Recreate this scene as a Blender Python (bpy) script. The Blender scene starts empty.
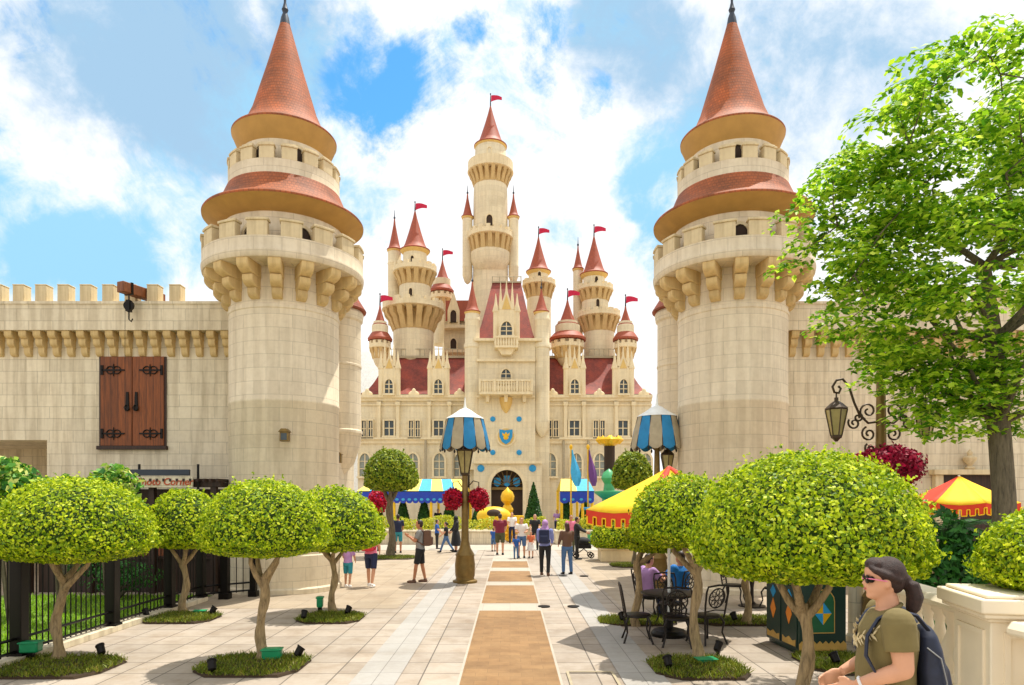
import bpy, math, random
import numpy as np
from mathutils import Vector, Matrix
R = math.radians
PI = math.pi
sin, cos = math.sin, math.cos
random.seed(7)
rng = np.random.default_rng(7)
scene = bpy.context.scene
col = scene.collection
F, CX, HY, EH = 682.7, 510.0, 499.0, 2.3      # lens, vanishing point, horizon row, eye height

def PX(px, D): return (px - CX) / F * D
def PZ(py, D): return EH + (HY - py) / F * D
def DG(py): return F * EH / (py - HY)

# ------------------------------------------------------------------ materials
def hexc(h, k=1.0):
    h = h.lstrip('#'); o = []
    for i in (0, 2, 4):
        c = int(h[i:i+2], 16) / 255
        c = c / 12.92 if c <= 0.04045 else ((c + 0.055) / 1.055) ** 2.4
        o.append(c * k)
    return (o[0], o[1], o[2], 1)

class NT:
    def __init__(s, name):
        s.m = bpy.data.materials.new(name); s.m.use_nodes = True
        s.t = s.m.node_tree; s.n = s.t.nodes
        s.b = s.n['Principled BSDF']
    def add(s, typ, **kw):
        n = s.n.new(typ)
        for k, v in kw.items():
            if k.startswith('i_'):
                key = k[2:]; key = int(key) if key.isdigit() else key.replace('_', ' ')
                n.inputs[key].default_value = v
            else: setattr(n, k, v)
        return n
    def ln(s, a, b): s.t.links.new(a, b)
    def mix(s, fac, a, b, blend='MIX'):
        n = s.n.new('ShaderNodeMix'); n.data_type = 'RGBA'; n.blend_type = blend
        for i, v in ((0, fac), (6, a), (7, b)):
            if hasattr(v, 'is_output'): s.ln(v, n.inputs[i])
            else: n.inputs[i].default_value = v
        return n.outputs[2]
    def noise(s, vec, scale, detail=4, rough=.55):
        n = s.add('ShaderNodeTexNoise', i_Scale=scale, i_Detail=detail, i_Roughness=rough)
        if vec is not None: s.ln(vec, n.inputs['Vector'])
        return n.outputs['Fac']
    def ramp(s, fac, stops):
        n = s.n.new('ShaderNodeValToRGB'); s.ln(fac, n.inputs[0])
        e = n.color_ramp.elements
        while len(e) < len(stops): e.new(.5)
        for i, (p, c) in enumerate(stops):
            e[i].position = p; e[i].color = c if len(c) == 4 else (*c, 1)
        return n.outputs[0]
    def bump(s, h, strength=.3, dist=.02):
        b = s.add('ShaderNodeBump', i_Strength=strength, i_Distance=dist)
        s.ln(h, b.inputs['Height']); s.ln(b.outputs[0], s.b.inputs['Normal'])
    def mapping(s, src='UV', scale=(1, 1, 1)):
        tc = s.add('ShaderNodeTexCoord'); mp = s.add('ShaderNodeMapping')
        mp.inputs['Scale'].default_value = scale
        s.ln(tc.outputs[src], mp.inputs[0]); return mp.outputs[0]

G = (0, 0, 0, 1); W1 = (1, 1, 1, 1)
MATS = {}
def plain(name, hx, rough=.6, metal=0, var=.12, scale=6, bump=0, k=1.0, trans=0):
    if name in MATS: return MATS[name]
    t = NT(name); c = hexc(hx, k)
    v = t.mapping('Object')
    f = t.noise(v, scale, 5)
    lo = tuple(x * (1 - var) for x in c[:3]) + (1,); hi = tuple(min(1, x * (1 + var)) for x in c[:3]) + (1,)
    cc = t.ramp(f, [(.3, lo), (.7, hi)])
    t.ln(cc, t.b.inputs['Base Color'])
    t.b.inputs['Roughness'].default_value = rough; t.b.inputs['Metallic'].default_value = metal
    if bump: t.bump(t.noise(v, scale * 5, 4), bump, .01)
    MATS[name] = t.m; return t.m

def stone(name, hx, bw=.62, bh=.31, mort=.010, var=.10, mdark=.80, streak=.25, k=1.0, off=.5, bumps=.35):
    t = NT(name); c = hexc(hx, k)
    uv = t.mapping('UV'); ob = t.mapping('Object')
    def mul(q): return tuple(min(1, x * q) for x in c[:3]) + (1,)
    br = t.add('ShaderNodeTexBrick', i_Scale=1.0, offset=off)
    br.inputs['Mortar Size'].default_value = mort; br.inputs['Mortar Smooth'].default_value = .4
    br.inputs['Brick Width'].default_value = bw; br.inputs['Row Height'].default_value = bh
    br.inputs['Color1'].default_value = mul(1 + var * .6); br.inputs['Color2'].default_value = mul(1 - var)
    br.inputs['Mortar'].default_value = mul(mdark)
    t.ln(uv, br.inputs['Vector'])
    n1 = t.noise(ob, .7, 5); n2 = t.noise(ob, 9, 5)
    a = t.mix(.5, br.outputs['Color'], t.ramp(n1, [(.3, (.80, .76, .70)), (.5, (1, 1, 1)), (.75, (1.05, 1.0, .95))]), 'MULTIPLY')
    a = t.mix(.35, a, t.ramp(n2, [(.3, (.8, .78, .75)), (.6, W1[:3])]), 'MULTIPLY')
    st = t.noise(t.mapping('Object', (3.2, 3.2, .22)), 1.6, 5, .6)
    a = t.mix(streak, a, t.ramp(st, [(.40, (.50, .45, .38)), (.56, (1, 1, 1))]), 'MULTIPLY')
    t.ln(a, t.b.inputs['Base Color']); t.b.inputs['Roughness'].default_value = .85
    h = t.add('ShaderNodeMath', operation='MULTIPLY_ADD'); h.inputs[1].default_value = -1.0
    t.ln(br.outputs['Fac'], h.inputs[0]); t.ln(n2, h.inputs[2])
    t.bump(h.outputs[0], bumps, .012)
    MATS[name] = t.m; return t.m

def roofm(name, hx, k=1.0):
    t = NT(name); c = hexc(hx, k)
    uv = t.mapping('UV'); ob = t.mapping('Object')
    def mul(q): return tuple(min(1, x * q) for x in c[:3]) + (1,)
    br = t.add('ShaderNodeTexBrick', i_Scale=1.0)
    br.inputs['Mortar Size'].default_value = .012
    br.inputs['Brick Width'].default_value = .12; br.inputs['Row Height'].default_value = .085
    br.inputs['Color1'].default_value = mul(1.12); br.inputs['Color2'].default_value = mul(.85)
    br.inputs['Mortar'].default_value = mul(.7)
    t.ln(uv, br.inputs['Vector'])
    a = t.mix(.8, br.outputs['Color'], t.ramp(t.noise(ob, 1.3, 6, .7), [(.30, (.45, .50, .52)), (.5, (1, 1, 1)), (.66, (1.45, 1.25, .95))]), 'MULTIPLY')
    t.ln(a, t.b.inputs['Base Color']); t.b.inputs['Roughness'].default_value = .7
    t.bump(br.outputs['Fac'], .5, .015)
    MATS[name] = t.m; return t.m

def leafm(name, cols, trans=.3, k=1.0):
    t = NT(name)
    g = t.add('ShaderNodeNewGeometry')
    st = [(i / max(1, len(cols) - 1), hexc(c, k)) for i, c in enumerate(cols)]
    c = t.ramp(g.outputs['Random Per Island'], st)
    c = t.mix(.85, c, t.ramp(t.noise(t.mapping('Object'), 3.2, 4, .6), [(.32, (.62, .72, .55)), (.5, (.95, .95, .9)), (.68, (1.18, 1.12, 1.0))]), 'MULTIPLY')
    t.ln(c, t.b.inputs['Base Color']); t.b.inputs['Roughness'].default_value = .5
    t.b.inputs['Specular IOR Level'].default_value = .3
    tr = t.add('ShaderNodeBsdfTranslucent'); t.ln(c, tr.inputs[0])
    mx = t.add('ShaderNodeMixShader'); mx.inputs[0].default_value = trans
    t.ln(t.b.outputs[0], mx.inputs[1]); t.ln(tr.outputs[0], mx.inputs[2])
    t.ln(mx.outputs[0], t.n['Material Output'].inputs[0])
    MATS[name] = t.m; return t.m

def barkm(name, hx, k=1.0):
    t = NT(name); c = hexc(hx, k)
    v = t.mapping('Object', (14, 14, 2.2)); f = t.noise(v, 2.0, 7, .7)
    f2 = t.noise(t.mapping('Object'), 5, 4)
    a = t.ramp(f, [(.3, tuple(x * .35 for x in c[:3])), (.5, c[:3]), (.72, tuple(min(1, x * 1.45) for x in c[:3]))])
    a = t.mix(.4, a, t.ramp(f2, [(.35, (.6, .62, .55)), (.6, (1, 1, 1))]), 'MULTIPLY')
    t.ln(a, t.b.inputs['Base Color']); t.b.inputs['Roughness'].default_value = .9
    t.bump(f, .9, .03); MATS[name] = t.m; return t.m

def woodm(name, hx, k=1.0, plank=.2):
    t = NT(name); c = hexc(hx, k)
    v = t.mapping('Object', (9, 9, .8)); f = t.noise(v, 2.5, 6, .65)
    a = t.ramp(f, [(.3, tuple(x * .5 for x in c[:3])), (.55, c[:3]), (.75, tuple(min(1, x * 1.35) for x in c[:3]))])
    br = t.add('ShaderNodeTexBrick', i_Scale=1.0, offset=0)
    br.inputs['Brick Width'].default_value = plank; br.inputs['Row Height'].default_value = 9
    br.inputs['Mortar Size'].default_value = .006
    br.inputs['Color1'].default_value = (1, 1, 1, 1); br.inputs['Color2'].default_value = (.75, .75, .75, 1)
    br.inputs['Mortar'].default_value = (.12, .1, .1, 1)
    t.ln(t.mapping('UV'), br.inputs['Vector'])
    a = t.mix(1.0, a, br.outputs['Color'], 'MULTIPLY')
    t.ln(a, t.b.inputs['Base Color']); t.b.inputs['Roughness'].default_value = .6
    t.bump(f, .3, .01); MATS[name] = t.m; return t.m

def pavem(name, hx, bw, bh, var=.08, k=1.0, mdark=.7, mort=.006, off=0.0, stain=.5, rot=0):
    t = NT(name); c = hexc(hx, k)
    ob = t.mapping('Object')
    def mul(q): return tuple(min(1, x * q) for x in c[:3]) + (1,)
    br = t.add('ShaderNodeTexBrick', i_Scale=1.0, offset=off)
    br.inputs['Mortar Size'].default_value = mort; br.inputs['Mortar Smooth'].default_value = .2
    br.inputs['Brick Width'].default_value = bw; br.inputs['Row Height'].default_value = bh
    br.inputs['Color1'].default_value = mul(1 + var); br.inputs['Color2'].default_value = mul(1 - var)
    br.inputs['Mortar'].default_value = mul(mdark)
    t.ln(ob, br.inputs['Vector'])
    n1 = t.noise(ob, .45, 6, .65); n2 = t.noise(ob, 14, 5, .7); n3 = t.noise(ob, 2.3, 5, .6)
    a = t.mix(stain, br.outputs['Color'], t.ramp(n1, [(.32, (.72, .66, .60)), (.5, (1, 1, 1)), (.7, (1.08, 1.03, 1.0))]), 'MULTIPLY')
    a = t.mix(stain, a, t.ramp(n3, [(.33, (.80, .76, .70)), (.55, (1, 1, 1))]), 'MULTIPLY')
    a = t.mix(.5, a, t.ramp(n2, [(.35, (.86, .84, .82)), (.6, (1, 1, 1))]), 'MULTIPLY')
    t.ln(a, t.b.inputs['Base Color']); t.b.inputs['Roughness'].default_value = .75
    t.bump(br.outputs['Fac'], -.3, .006); MATS[name] = t.m; return t.m

# palette
stone('gate_stone', '#e2d4b8', .64, .32, .010, .06, .80, .26)
stone('wall_stone', '#e4d8bc', .64, .32, .010, .08, .72, .42)
stone('trim_stone', '#dccaa2', 3, 3, .001, .03, .97, .35)
stone('corbel_stone', '#d6bb84', 3, 3, .001, .03, .97, .4)
stone('castle_stone', '#e6d8b6', .9, .45, .014, .06, .88, .18)
stone('castle_trim', '#ead9b2', 4, 4, .001, .02, .97, .18)
stone('castle_gold', '#d0b27a', 4, 4, .001, .02, .97, .2)
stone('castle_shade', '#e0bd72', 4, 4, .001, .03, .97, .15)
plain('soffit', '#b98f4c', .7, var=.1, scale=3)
plain('eave_band', '#a5562f', .6, var=.2)
roofm('roof_orange', '#a0562a'); roofm('roof_red', '#9c4c2c')
plain('castle_roof', '#9c4a2e', .6, var=.16, scale=5)
roofm('mansard_red', '#94463a')
plain('dark_glass', '#3c4648', .15, var=.2); plain('pale_glass', '#8b928a', .2, var=.2)
plain('opening', '#3b2a1c', .8)
plain('black_metal', '#17130f', .4, .6); plain('dark_iron', '#2a2420', .45, .5)
plain('lead', '#39404a', .5, .4)
plain('lamp_bronze', '#7c6434', .45, .5, var=.25); plain('lamp_scroll', '#4a3a2a', .5, .4)
plain('lamp_glass', '#a89a64', .25, var=.2); plain('white_paint', '#e9ece8', .5); plain('blue_fabric', '#1e7fb4', .7)
plain('beige_fabric', '#a99c80', .75)
plain('royal_blue', '#1a3fae', .6); plain('awning_yellow', '#f3dc63', .7); plain('sky_blue', '#3fa6d6', .7)
plain('yellow_fabric', '#f6c512', .75, var=.08); plain('red_fabric', '#d63a1c', .75, var=.08)
plain('gold', '#e8b416', .35, .3); plain('yellow_paint', '#eebf10', .5)
plain('crest_blue', '#1b8fc6', .5); plain('flag_red', '#c4123f', .7); plain('flag_purple', '#6b3a7c', .7)
plain('fountain_green', '#3f9c62', .4); plain('bin_green', '#0e2f25', .35); plain('bin_panel', '#175a34', .45)
plain('orange_paint', '#e08426', .5); plain('tan_paint', '#c39a4c', .6)
plain('soil', '#3a2b18', .95); plain('terracotta', '#b5532f', .7)
plain('plastic_green', '#12905a', .4)
plain('cream_plaster', '#f0e2c6', .7, var=.05, scale=3, bump=.1)
leafm('topiary_leaf', ['#7d9c0c', '#a4bf10', '#c6d81a', '#dae828', '#e8f04c'], .4)
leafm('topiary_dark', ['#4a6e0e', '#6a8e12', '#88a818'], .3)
leafm('olive_leaf', ['#6d7d16', '#8f9e1e', '#aebb34'], .25)
leafm('tree_leaf', ['#3e741a', '#6ca01e', '#9cca28', '#c6e63c', '#e0f464'], .5)
leafm('shrub_leaf', ['#1e4a1c', '#2f6a24', '#4a8a34'], .2)
leafm('croton_leaf', ['#2f6a2a', '#4a8a30', '#6aa83a', '#a8c84a', '#dcdc7a'], .25)
leafm('grass_blade', ['#4c5410', '#6a7c18', '#8a9a28', '#8a7a34'], .2)
leafm('lawn_blade', ['#6f9a20', '#93bd2c', '#b0d640'], .3)
leafm('red_petal', ['#8c0a24', '#b8102c', '#d4183c', '#c01a50'], .25)
leafm('magenta_petal', ['#7c0a30', '#a81040', '#c81a50'], .25)
leafm('conifer_leaf', ['#1c4018', '#2c5a1e', '#3f7426'], .1)
leafm('hedge_leaf', ['#a8a81c', '#c8c828', '#90a01c'], .25)
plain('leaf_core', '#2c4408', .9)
barkm('bark_pale', '#a68e68'); barkm('bark_grey', '#6e6450')
woodm('door_wood', '#8a4a1c', plank=.19); woodm('beam_wood', '#8a5028', plank=3); woodm('dark_wood', '#3c2416', plank=.16)
pavem('pave_main', '#b5a898', .57, .60, k=.9, var=.11, mdark=.30, mort=.010, stain=.85)
pavem('pave_beige', '#b0a089', .57, .57, k=.93, var=.08, mdark=.6, stain=.6)
pavem('pave_white', '#b6ad9d', .57, .57, var=.05, mdark=.8, stain=.2)
pavem('strip_orange', '#96744a', .3, .2, var=.10, mdark=.8, mort=.004, off=.5, stain=.95)
pavem('pave_grey', '#aba7a0', .57, .60, var=.05, mdark=.5, stain=.4)

# ------------------------------------------------------------------ mesh builder
class MB:
    def __init__(s): s.v = []; s.f = []; s.mi = []; s.cy = []
    def add(s, vs, fs, mi=0, cyl=None):
        o = len(s.v); s.v += [tuple(p) for p in vs]
        for f in fs: s.f.append(tuple(i + o for i in f)); s.mi.append(mi); s.cy.append(cyl)
    def box(s, x0, x1, y0, y1, z0, z1, mi=0, M=None):
        vs = [Vector(p) for p in ((x0,y0,z0),(x1,y0,z0),(x1,y1,z0),(x0,y1,z0),(x0,y0,z1),(x1,y0,z1),(x1,y1,z1),(x0,y1,z1))]
        if M: vs = [M @ p for p in vs]
        s.add(vs, [(0,3,2,1),(4,5,6,7),(0,1,5,4),(1,2,6,5),(2,3,7,6),(3,0,4,7)], mi)
    def cbox(s, c, d, rz=0, mi=0):
        s.box(-d[0]/2, d[0]/2, -d[1]/2, d[1]/2, 0, d[2], mi, Matrix.Translation(c) @ Matrix.Rotation(rz, 4, 'Z'))
    def lathe(s, prof, n=32, c=(0,0,0), mi=0, ph=0, sx=1, sy=1, rz=0):
        vs = []; fs = []; m = len(prof)
        for r, z in prof:
            for k in range(n):
                a = ph + 2*PI*k/n; x, y = r*cos(a)*sx, r*sin(a)*sy
                if rz: x, y = x*cos(rz)-y*sin(rz), x*sin(rz)+y*cos(rz)
                vs.append((c[0]+x, c[1]+y, c[2]+z))
        for j in range(m-1):
            for k in range(n):
                k2 = (k+1) % n
                fs.append((j*n+k, j*n+k2, (j+1)*n+k2, (j+1)*n+k))
        if prof[0][0] > 1e-6: fs.append(tuple(range(n-1, -1, -1)))
        if prof[-1][0] > 1e-6: fs.append(tuple((m-1)*n + k for k in range(n)))
        s.add(vs, fs, mi, (c[0], c[1], max(p[0] for p in prof)))
    def sector(s, r0, r1, z0, z1, a0, a1, seg=3, c=(0,0,0), mi=0):
        vs = []
        for k in range(seg+1):
            a = a0 + (a1-a0)*k/seg
            for r, z in ((r0,z0),(r1,z0),(r1,z1),(r0,z1)): vs.append((c[0]+r*cos(a), c[1]+r*sin(a), c[2]+z))
        fs = [(0,1,2,3), tuple(seg*4 + i for i in (3,2,1,0))]
        for k in range(seg):
            for i in range(4):
                j = (i+1) % 4; fs.append((k*4+i, (k+1)*4+i, (k+1)*4+j, k*4+j))
        s.add(vs, [f[::-1] for f in fs], mi)
    def tube(s, pts, rad, n=8, mi=0, sq=None):
        pts = [Vector(p) for p in pts]
        if not hasattr(rad, '__len__'): rad = [rad]*len(pts)
        vs = []; up = None
        for i, p in enumerate(pts):
            d = (pts[min(i+1, len(pts)-1)] - pts[max(i-1, 0)]).normalized()
            if up is None:
                up = Vector((0,0,1)) if abs(d.z) < .9 else Vector((1,0,0))
            a = d.cross(up)
            if a.length < 1e-4: a = d.cross(Vector((0,1,0)))
            a.normalize(); b = a.cross(d).normalized(); up = b
            r = rad[i]
            for k in range(n):
                t = 2*PI*k/n; vs.append(p + a*(r*cos(t)) + b*(r*sin(t)*(sq or 1)))
        fs = []
        for j in range(len(pts)-1):
            for k in range(n):
                k2 = (k+1) % n; fs.append((j*n+k, (j+1)*n+k, (j+1)*n+k2, j*n+k2))
        fs.append(tuple(range(n))); fs.append(tuple((len(pts)-1)*n + k for k in range(n-1, -1, -1)))
        s.add(vs, [f[::-1] for f in fs], mi)
    def ell(s, c, r, n=12, m=8, mi=0, M=None):
        vs = []; fs = []
        for j in range(m+1):
            t = PI*j/m - PI/2
            for k in range(n):
                a = 2*PI*k/n
                p = Vector((r[0]*cos(t)*cos(a), r[1]*cos(t)*sin(a), r[2]*sin(t)))
                if M: p = M @ p
                vs.append(p + Vector(c))
        for j in range(m):
            for k in range(n):
                k2 = (k+1) % n
                if j == 0: fs.append((j*n, (j+1)*n+k2, (j+1)*n+k))
                elif j == m-1: fs.append((j*n+k, j*n+k2, (j+1)*n))
                else: fs.append((j*n+k, j*n+k2, (j+1)*n+k2, (j+1)*n+k))
        s.add(vs, fs, mi)
    def prism(s, poly, y0, y1, mi=0, M=None):       # polygon in XZ extruded along Y
        n = len(poly); ar = sum(poly[i][0]*poly[(i+1)%n][1] - poly[(i+1)%n][0]*poly[i][1] for i in range(n))
        if ar < 0: poly = poly[::-1]
        vs = [Vector((x, y0, z)) for x, z in poly] + [Vector((x, y1, z)) for x, z in poly]
        if M: vs = [M @ p for p in vs]
        fs = [tuple(range(n)), tuple(range(2*n-1, n-1, -1))]
        for i in range(n):
            j = (i+1) % n; fs.append((i, i+n, j+n, j))
        s.add(vs, fs, mi)
    def ring(s, outer, inner, y0, y1, mi=0, closed=True):
        n = len(outer); vs = []
        for (ox, oz), (ix, iz) in zip(outer, inner):
            vs += [(ox,y0,oz),(ix,y0,iz),(ix,y1,iz),(ox,y1,oz)]
        fs = []
        for i in range(n if closed else n-1):
            j = (i+1) % n
            for a in range(4):
                b = (a+1) % 4; fs.append((i*4+a, j*4+a, j*4+b, i*4+b))
        s.add(vs, fs, mi)
    def loft(s, rings, mi=0):
        n = len(rings[0]); vs = [p for r in rings for p in r]; fs = []
        for j in range(len(rings)-1):
            for k in range(n):
                k2 = (k+1) % n; fs.append((j*n+k, j*n+k2, (j+1)*n+k2, (j+1)*n+k))
        fs.append(tuple(range(n-1, -1, -1))); fs.append(tuple((len(rings)-1)*n + k for k in range(n)))
        s.add(vs, fs, mi)
    def build(s, name, mats, parent=None, off=(0,0,0), smooth=35, uv=True, bevel=0):
        me = bpy.data.meshes.new(name)
        off = Vector(off)
        me.from_pydata([tuple(Vector(p) - off) for p in s.v], [], s.f)
        if not isinstance(mats, (list, tuple)): mats = [mats]
        for m in mats: me.materials.append(MATS[m] if isinstance(m, str) else m)
        me.polygons.foreach_set('material_index', s.mi)
        if uv:
            ul = me.uv_layers.new(name='UVMap'); data = np.zeros(len(me.loops)*2, dtype=np.float32)
            co = np.array([tuple(v.co) for v in me.vertices]); 
            for p in me.polygons:
                cyl = s.cy[p.index]; nx, ny, nz = p.normal
                for li in p.loop_indices:
                    x, y, z = co[me.loops[li].vertex_index]
                    if cyl and abs(nz) < .97:
                        cx, cy_ = cyl[0]-off.x, cyl[1]-off.y
                        ca = math.atan2(p.center.y-cy_, p.center.x-cx); a = math.atan2(y-cy_, x-cx)
                        while a - ca > PI: a -= 2*PI
                        while a - ca < -PI: a += 2*PI
                        u, v = a*cyl[2], z
                    elif abs(nz) > .75: u, v = x, y
                    elif abs(ny) >= abs(nx): u, v = x, z
                    else: u, v = y, z
                    data[li*2] = u; data[li*2+1] = v
            ul.data.foreach_set('uv', data)
        if smooth:
            me.polygons.foreach_set('use_smooth', [True]*len(me.polygons))
            me.set_sharp_from_angle(angle=R(smooth))
        me.update()
        o = bpy.data.objects.new(name, me); col.objects.link(o)
        if parent: o.parent = parent
        if bevel:
            b = o.modifiers.new('bevel', 'BEVEL'); b.width = bevel; b.segments = 2; b.limit_method = 'ANGLE'; b.angle_limit = R(40)
        return o

def tag(o, label=None, cat=None, group=None, kind=None):
    for k, v in (('label', label), ('category', cat), ('group', group), ('kind', kind)):
        if v: o[k] = v
    return o
def thing(name, label, cat, loc=(0,0,0), rz=0, group=None):
    o = bpy.data.objects.new(name, None); col.objects.link(o)
    o.location = loc; o.rotation_euler = (0, 0, rz); o.empty_display_size = .2
    return tag(o, label, cat, group)
def copy_tree(o, parent=None):
    c = o.copy(); col.objects.link(c)
    if parent: c.parent = parent
    for ch in [x for x in KIDS.get(o.name, list(o.children))]: copy_tree(ch, c)
    return c
KIDS = {}
def inst(o, parent, loc=None, rz=None):
    c = o.copy(); col.objects.link(c); c.parent = parent
    if loc is not None: c.location = loc
    if rz is not None: c.rotation_euler = (0, 0, rz)
    return c

def leaf_arrays(P, N, size, roll=None, asp=.5, fold=.25, svar=.35):
    """P centres, N facing normals -> verts, faces of little folded leaves"""
    n = len(P); P = np.asarray(P, float); N = np.asarray(N, float)
    N /= np.linalg.norm(N, axis=1)[:, None] + 1e-9
    t = rng.normal(size=(n, 3)); t -= (t*N).sum(1)[:, None]*N; t /= np.linalg.norm(t, axis=1)[:, None] + 1e-9
    b = np.cross(N, t); s = size*(1 + svar*rng.uniform(-1, 1, n))[:, None]
    v = np.empty((n, 4, 3))
    v[:, 0] = P - t*s*.5; v[:, 1] = P + b*s*asp*.5 + N*s*fold*.3
    v[:, 2] = P + t*s*.5; v[:, 3] = P - b*s*asp*.5 + N*s*fold*.3
    return v.reshape(-1, 3), np.arange(n*4).reshape(-1, 4)

def np_mesh(name, V, Fq, mats, mi=None, parent=None, smooth=False):
    me = bpy.data.meshes.new(name)
    me.vertices.add(len(V)); me.vertices.foreach_set('co', np.asarray(V, np.float32).ravel())
    me.loops.add(len(Fq)*4); me.loops.foreach_set('vertex_index', Fq.ravel().astype(np.int32))
    me.polygons.add(len(Fq)); me.polygons.foreach_set('loop_start', (np.arange(len(Fq))*4).astype(np.int32))
    if mi is not None: me.polygons.foreach_set('material_index', np.asarray(mi, np.int32))
    for m in mats: me.materials.append(MATS[m])
    me.update(calc_edges=True); me.validate()
    o = bpy.data.objects.new(name, me); col.objects.link(o)
    if parent: o.parent = parent
    return o

# ------------------------------------------------------------------ world, sun, camera
SUN_EL, SUN_DIR = 71, Vector((.56, .52, 0)).normalized()       # horizontal direction towards the sun
world = bpy.data.worlds.new('World'); scene.world = world; world.use_nodes = True
wt = world.node_tree; wn = wt.nodes; bg = wn['Background']
sky = wn.new('ShaderNodeTexSky'); sky.sky_type = 'NISHITA'; sky.sun_disc = False
sky.sun_elevation = R(SUN_EL); sky.sun_rotation = math.atan2(SUN_DIR.x, SUN_DIR.y)
sky.ozone_density = 2.0; sky.air_density = 1.0; sky.dust_density = .5
tc = wn.new('ShaderNodeTexCoord')
def wm(op, a, b=None, c=None):
    n = wn.new('ShaderNodeMath'); n.operation = op
    for i, v in enumerate((a, b, c)):
        if v is None: continue
        if hasattr(v, 'is_output'): wt.links.new(v, n.inputs[i])
        else: n.inputs[i].default_value = v
    return n.outputs[0]
def wnoise(scale, detail, rough, off=(0,0,0), dist=0, sc=(1,1,1)):
    mp = wn.new('ShaderNodeMapping'); mp.inputs['Location'].default_value = off; mp.inputs['Scale'].default_value = sc
    wt.links.new(tc.outputs['Generated'], mp.inputs[0])
    n = wn.new('ShaderNodeTexNoise'); n.inputs['Scale'].default_value = scale; n.inputs['Detail'].default_value = detail
    n.inputs['Roughness'].default_value = rough; n.inputs['Distortion'].default_value = dist
    wt.links.new(mp.outputs[0], n.inputs['Vector']); return n
warp = wnoise(3.2, 6, .6, (1.3, .2, 4.1))
wv = wn.new('ShaderNodeVectorMath'); wv.operation = 'SUBTRACT'; wt.links.new(warp.outputs['Color'], wv.inputs[0]); wv.inputs[1].default_value = (.5, .5, .5)
ws = wn.new('ShaderNodeVectorMath'); ws.operation = 'SCALE'; wt.links.new(wv.outputs[0], ws.inputs[0]); ws.inputs[3].default_value = .22
wa = wn.new('ShaderNodeVectorMath'); wa.operation = 'ADD'; wt.links.new(tc.outputs['Generated'], wa.inputs[0]); wt.links.new(ws.outputs[0], wa.inputs[1])
wnm = wn.new('ShaderNodeVectorMath'); wnm.operation = 'NORMALIZE'; wt.links.new(wa.outputs[0], wnm.inputs[0])
def blobs(lst):
    tot = None
    for px, py, rad, amt in lst:
        d = Vector(((px-CX)/F, 1, (HY-py)/F)).normalized()
        n = wn.new('ShaderNodeVectorMath'); n.operation = 'DOT_PRODUCT'
        wt.links.new(wnm.outputs[0], n.inputs[0]); n.inputs[1].default_value = d
        ang = rad / F
        mr = wn.new('ShaderNodeMapRange'); mr.interpolation_type = 'SMOOTHSTEP'
        wt.links.new(n.outputs['Value'], mr.inputs[0])
        mr.inputs[1].default_value = cos(ang*1.25); mr.inputs[2].default_value = cos(ang*.15)
        mr.inputs[3].default_value = 0; mr.inputs[4].default_value = amt
        tot = mr.outputs[0] if tot is None else wm('ADD', tot, mr.outputs[0])
    return tot
blue = blobs([(440, 98, 40, .75), (385, 100, 45, .75), (395, 150, 40, .4), (560, 50, 34, .95), (607, 98, 24, .95), (478, 38, 16, 1.0),
              (25, 18, 18, .7),
              (-250, 120, 160, .7), (1350, 150, 200, .6), (200, -360, 260, .7), (900, -400, 240, .6)])
grey = blobs([(120, 60, 90, 1.3), (190, 110, 70, .9), (650, 25, 60, 1.2), (700, 120, 50, .6), (850, 50, 110, 1.1), (240, 40, 80, .9), (330, 30, 60, .8), (300, 130, 60, .5), (560, 140, 40, .3)])
nz = wnoise(6.5, 12, .68, (0, 0, 0), .5)
nb = wm('MULTIPLY_ADD', nz.outputs['Fac'], 1.9, -.95)
nzf = wnoise(22, 10, .7, (5, 2, 1), .3)
bf = wm('ADD', wm('ADD', wm('MULTIPLY', blue, .85), wm('MULTIPLY', nb, 1.25)), wm('MULTIPLY_ADD', nzf.outputs['Fac'], .9, -.45))
mr = wn.new('ShaderNodeMapRange'); mr.interpolation_type = 'SMOOTHSTEP'; wt.links.new(bf, mr.inputs[0])
mr.inputs[1].default_value = .36; mr.inputs[2].default_value = 1.1; BLUE = mr.outputs[0]
nz2 = wnoise(4.0, 12, .62, (3, 1, 2), .5)
tex = wm('ADD', wm('MULTIPLY_ADD', nz2.outputs['Fac'], 2.6, -1.3), wm('MULTIPLY_ADD', nzf.outputs['Fac'], 1.0, -.5))
def smap(v, lo, hi):
    n = wn.new('ShaderNodeMapRange'); n.interpolation_type = 'SMOOTHSTEP'; wt.links.new(v, n.inputs[0]); n.inputs[1].default_value = lo; n.inputs[2].default_value = hi; return n.outputs[0]
GREY = smap(wm('ADD', wm('MULTIPLY', grey, .75), tex), .18, 1.2)
pale = blobs([(165, 240, 70, .75), (15, 235, 60, .7), (110, 280, 50, .8), (660, 185, 40, .65), (700, 270, 50, .5), (545, 235, 30, .6), (640, 240, 40, .6), (350, 120, 90, .6), (520, 110, 40, .3), (255, 120, 50, .5), (825, 230, 40, .7), (360, 190, 40, .3), (740, 100, 60, .3)])
PALE = smap(wm('ADD', wm('MULTIPLY', pale, .9), wm('MULTIPLY', tex, 1.2)), .22, 1.1)
def wmix(f, a, b, blend='MIX'):
    n = wn.new('ShaderNodeMix'); n.data_type = 'RGBA'; n.blend_type = blend
    for i, v in ((0, f), (6, a), (7, b)):
        if hasattr(v, 'is_output'): wt.links.new(v, n.inputs[i])
        else: n.inputs[i].default_value = v
    return n.outputs[2]
CL = 10.0
cloud = wmix(GREY, (CL, CL, CL*1.01, 1), (CL*.36, CL*.56, CL*.76, 1))
skyc = wmix(1.0, sky.outputs[0], (.80, 1.75, 2.05, 1), 'MULTIPLY')
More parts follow.
